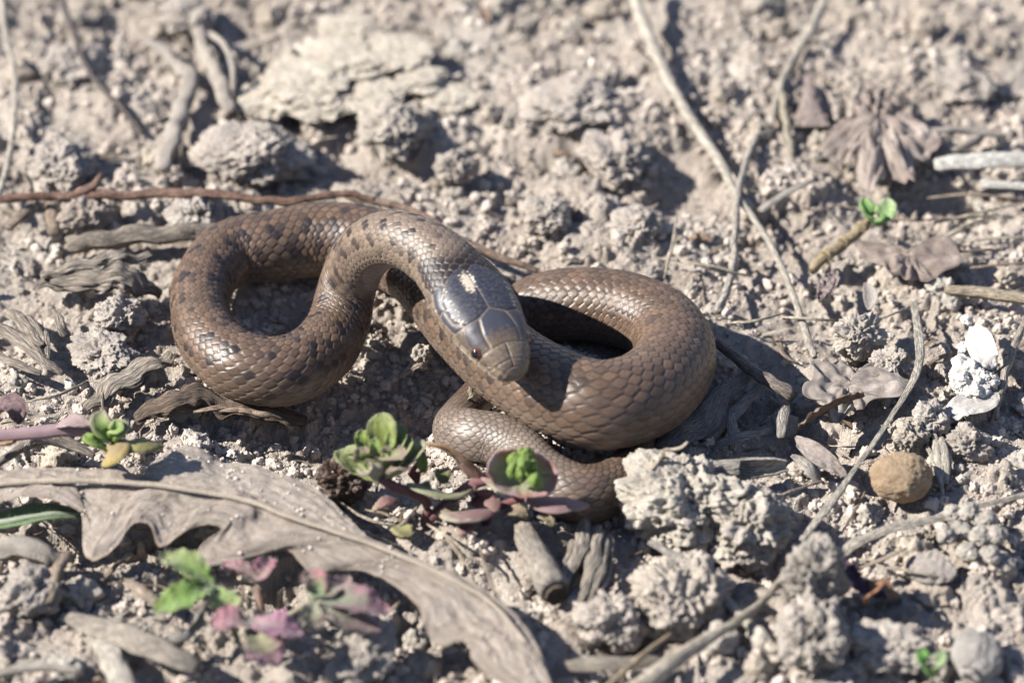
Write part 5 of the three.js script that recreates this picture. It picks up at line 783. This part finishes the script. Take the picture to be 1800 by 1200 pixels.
  leafPart(t, 'blade', [[-30, 922, 4], [30, 912, 5], [90, 902, 5.5], [150, 905, 4.5]], 24, [0.099, 0.152, 0.059], [0.112, 0.165, 0.073], { hair: 420, hairLen: 1.3, thick: 0.5, cup: 6, a: 0.7, b: 0.5 });
  mesh('midrib', stem([[-30, 922, 4.6, 5], [30, 913, 5.6, 5], [90, 903, 6.0, 4], [145, 905, 5, 2]], { color: tint([0.277, 0.317, 0.224]), seed: 2 }), greenMat, t);
  settle(t);
  t = thing('green_bud', 'bright green leaf bud under the lobed dead leaf', 'plant');
  leafPart(t, 'leaf', [[1548, 395, 6], [1555, 380, 9], [1560, 365, 10], [1560, 350, 10]], 19, [0.158, 0.251, 0.079], [0.277, 0.343, 0.172], { cup: 9, thick: 0.8 });
  leafPart(t, 'leaf', [[1540, 395, 6], [1530, 378, 9], [1522, 362, 10], [1518, 350, 9.5]], 14, [0.079, 0.178, 0.033], [0.132, 0.224, 0.059], { cup: 8, thick: 0.8 });
  leafPart(t, 'leaf', [[1545, 396, 6], [1550, 388, 9], [1556, 378, 10.5]], 12, [0.066, 0.158, 0.033], [0.092, 0.185, 0.040], { cup: 6, thick: 0.7 });
  settle(t);
  t = thing('green_sprout', 'tiny green sprout on pale soil beside the smooth grey stone', 'plant');
  leafPart(t, 'leaf', [[1636, 1190, 4], [1628, 1172, 8], [1622, 1155, 10], [1622, 1140, 10]], 13, [0.066, 0.185, 0.023], [0.086, 0.211, 0.033], { thick: 0.5 });
  leafPart(t, 'leaf', [[1638, 1190, 4], [1648, 1172, 8], [1654, 1156, 10], [1656, 1142, 10]], 12, [0.145, 0.218, 0.079], [0.211, 0.251, 0.132], { thick: 0.5 });
  settle(t);
}
// ---------------------------------------------------------------- small litter, each piece by itself
function seat(x, z, h = 0) { return new THREE.Vector3(x, ground(x, z) + h, z); }
function scatter(n, seed, proto, name, label, cat, group, lift, size, keep = 0.002) {
  const rnd = rng(seed); let k = 0, tries = 0;
  while (k < n && tries++ < n * 40) {
    const q = P(rnd() * 1900 - 50, rnd() * 1300 - 50, 0), a = rnd() * 6.28, s = lerp(size[0], size[1], rnd() ** 2), v = Math.floor(rnd() * proto.length);
    if (offSnake(q.x, q.z) < keep) continue;
    const m = new THREE.Mesh(proto[v][0], proto[v][1]); m.castShadow = m.receiveShadow = true; m.name = numbered(name); mark(m, label[v], cat, group);
    m.position.copy(seat(q.x, q.z, lift * s)); m.rotation.set((rnd() - 0.5) * 0.5, a, (rnd() - 0.5) * 0.5); m.scale.setScalar(s); scene.add(m); k++;
  }
}
{
  const straws = [0, 1, 2, 3, 4].map((k) => [stem([[-0.0055, 0, 0, 0.00018], [-0.002, 0.0003 * (k - 2), 0.0003, 0.00032 + 0.00005 * k], [0.002, 0, 0.0004 * (k - 1), 0.0003 + 0.00004 * k], [0.0055, 0.0003, 0, 0.00016]], { world: true, flat: 0.5, ridges: 4, ridge: 0.15, wobble: 0.25, seed: k * 5, color: tint([[0.54, 0.48, 0.405], [0.48, 0.425, 0.355], [0.40, 0.33, 0.26], [0.66, 0.62, 0.55], [0.29, 0.225, 0.175]][k]) }), strawMat]);
  scatter(200, 21, straws, 'straw_fragment', ['beige', 'dull tan', 'light brown', 'bleached', 'dark brown'].map((c) => 'short ' + c + ' straw fragment lying loose on the crumbly soil'), 'straw', 'loose straw fragments', 0.0005, [0.5, 1.25]);
  const roots = [0, 1, 2, 3].map((k) => { const r = rng(90 + k), pts = []; let x = -0.006, y = 0, z = 0; for (let i = 0; i < 7; i++) { pts.push([x, Math.max(0, y), z, 0.00014]); x += 0.002; y += (r() - 0.5) * 0.0022; z += (r() - 0.5) * 0.003; } return [stem(pts, { world: true, wobble: 0.3, seed: k, around: 6, seg: 40, color: tint([[0.45, 0.385, 0.30], [0.33, 0.26, 0.20], [0.48, 0.42, 0.34], [0.28, 0.20, 0.15]][k]) }), strawMat]; });
  scatter(230, 22, roots, 'rootlet', ['fine tan', 'fine brown', 'fine pale', 'fine dark'].map((c) => c + ' curling rootlet lying on the crumbly soil'), 'rootlet', 'fine curling rootlets', 0.0006, [0.5, 1.3]);
  const clods = [0, 1, 2, 3, 4, 5].map((k) => [lump(60 + k, 8, { domes: [[10, 0.6, 0.26], [50, 0.28, 0.13], [90, 0.15, 0.06]], low: 0.35, fine: 0.06, scale: [0.0021, 0.0017, 0.0019], color: [[0.47, 0.44, 0.405], [0.50, 0.445, 0.38], [0.60, 0.56, 0.50], [0.38, 0.315, 0.25], [0.51, 0.435, 0.34], [0.45, 0.405, 0.355]][k], color2: [0.43, 0.385, 0.33] }), clodMat]);
  scatter(230, 23, clods, 'small_clod', clods.map((_, k) => ['small rough grey', 'small rough beige', 'small pale', 'small brownish', 'small sandy', 'small greyish tan'][k] + ' lump of dry soil among the crumbs'), 'clod', 'small loose lumps of soil', 0.0005, [0.55, 1.9]);
  const chips = [0, 1, 2].map((k) => [blade([[-0.003, 0, 0], [-0.001, 0.0006, 0.0003], [0.001, 0.0007, 0], [0.003, 0.0001, 0.0002]], (u, s) => 0.0011 * oval(0.9, 0.5)(u) * (1 + 0.3 * n2(u * 7 + k * 9, s)), { world: true, nu: 14, nv: 6, wave: 0.0006, cup: 0.0005, seed: k * 3, thick: 0.14, color: tint([[0.33, 0.26, 0.20], [0.26, 0.185, 0.135], [0.38, 0.33, 0.29]][k]) }), leafMat]);
  scatter(45, 24, chips, 'leaf_flake', ['brown', 'dark rusty', 'grey'].map((c) => 'tiny ' + c + ' curled flake of dead leaf on the soil'), 'leaf', 'tiny flakes of dead leaf', 0.0006, [0.5, 1.3]);
}
renderer.render(scene, camera);
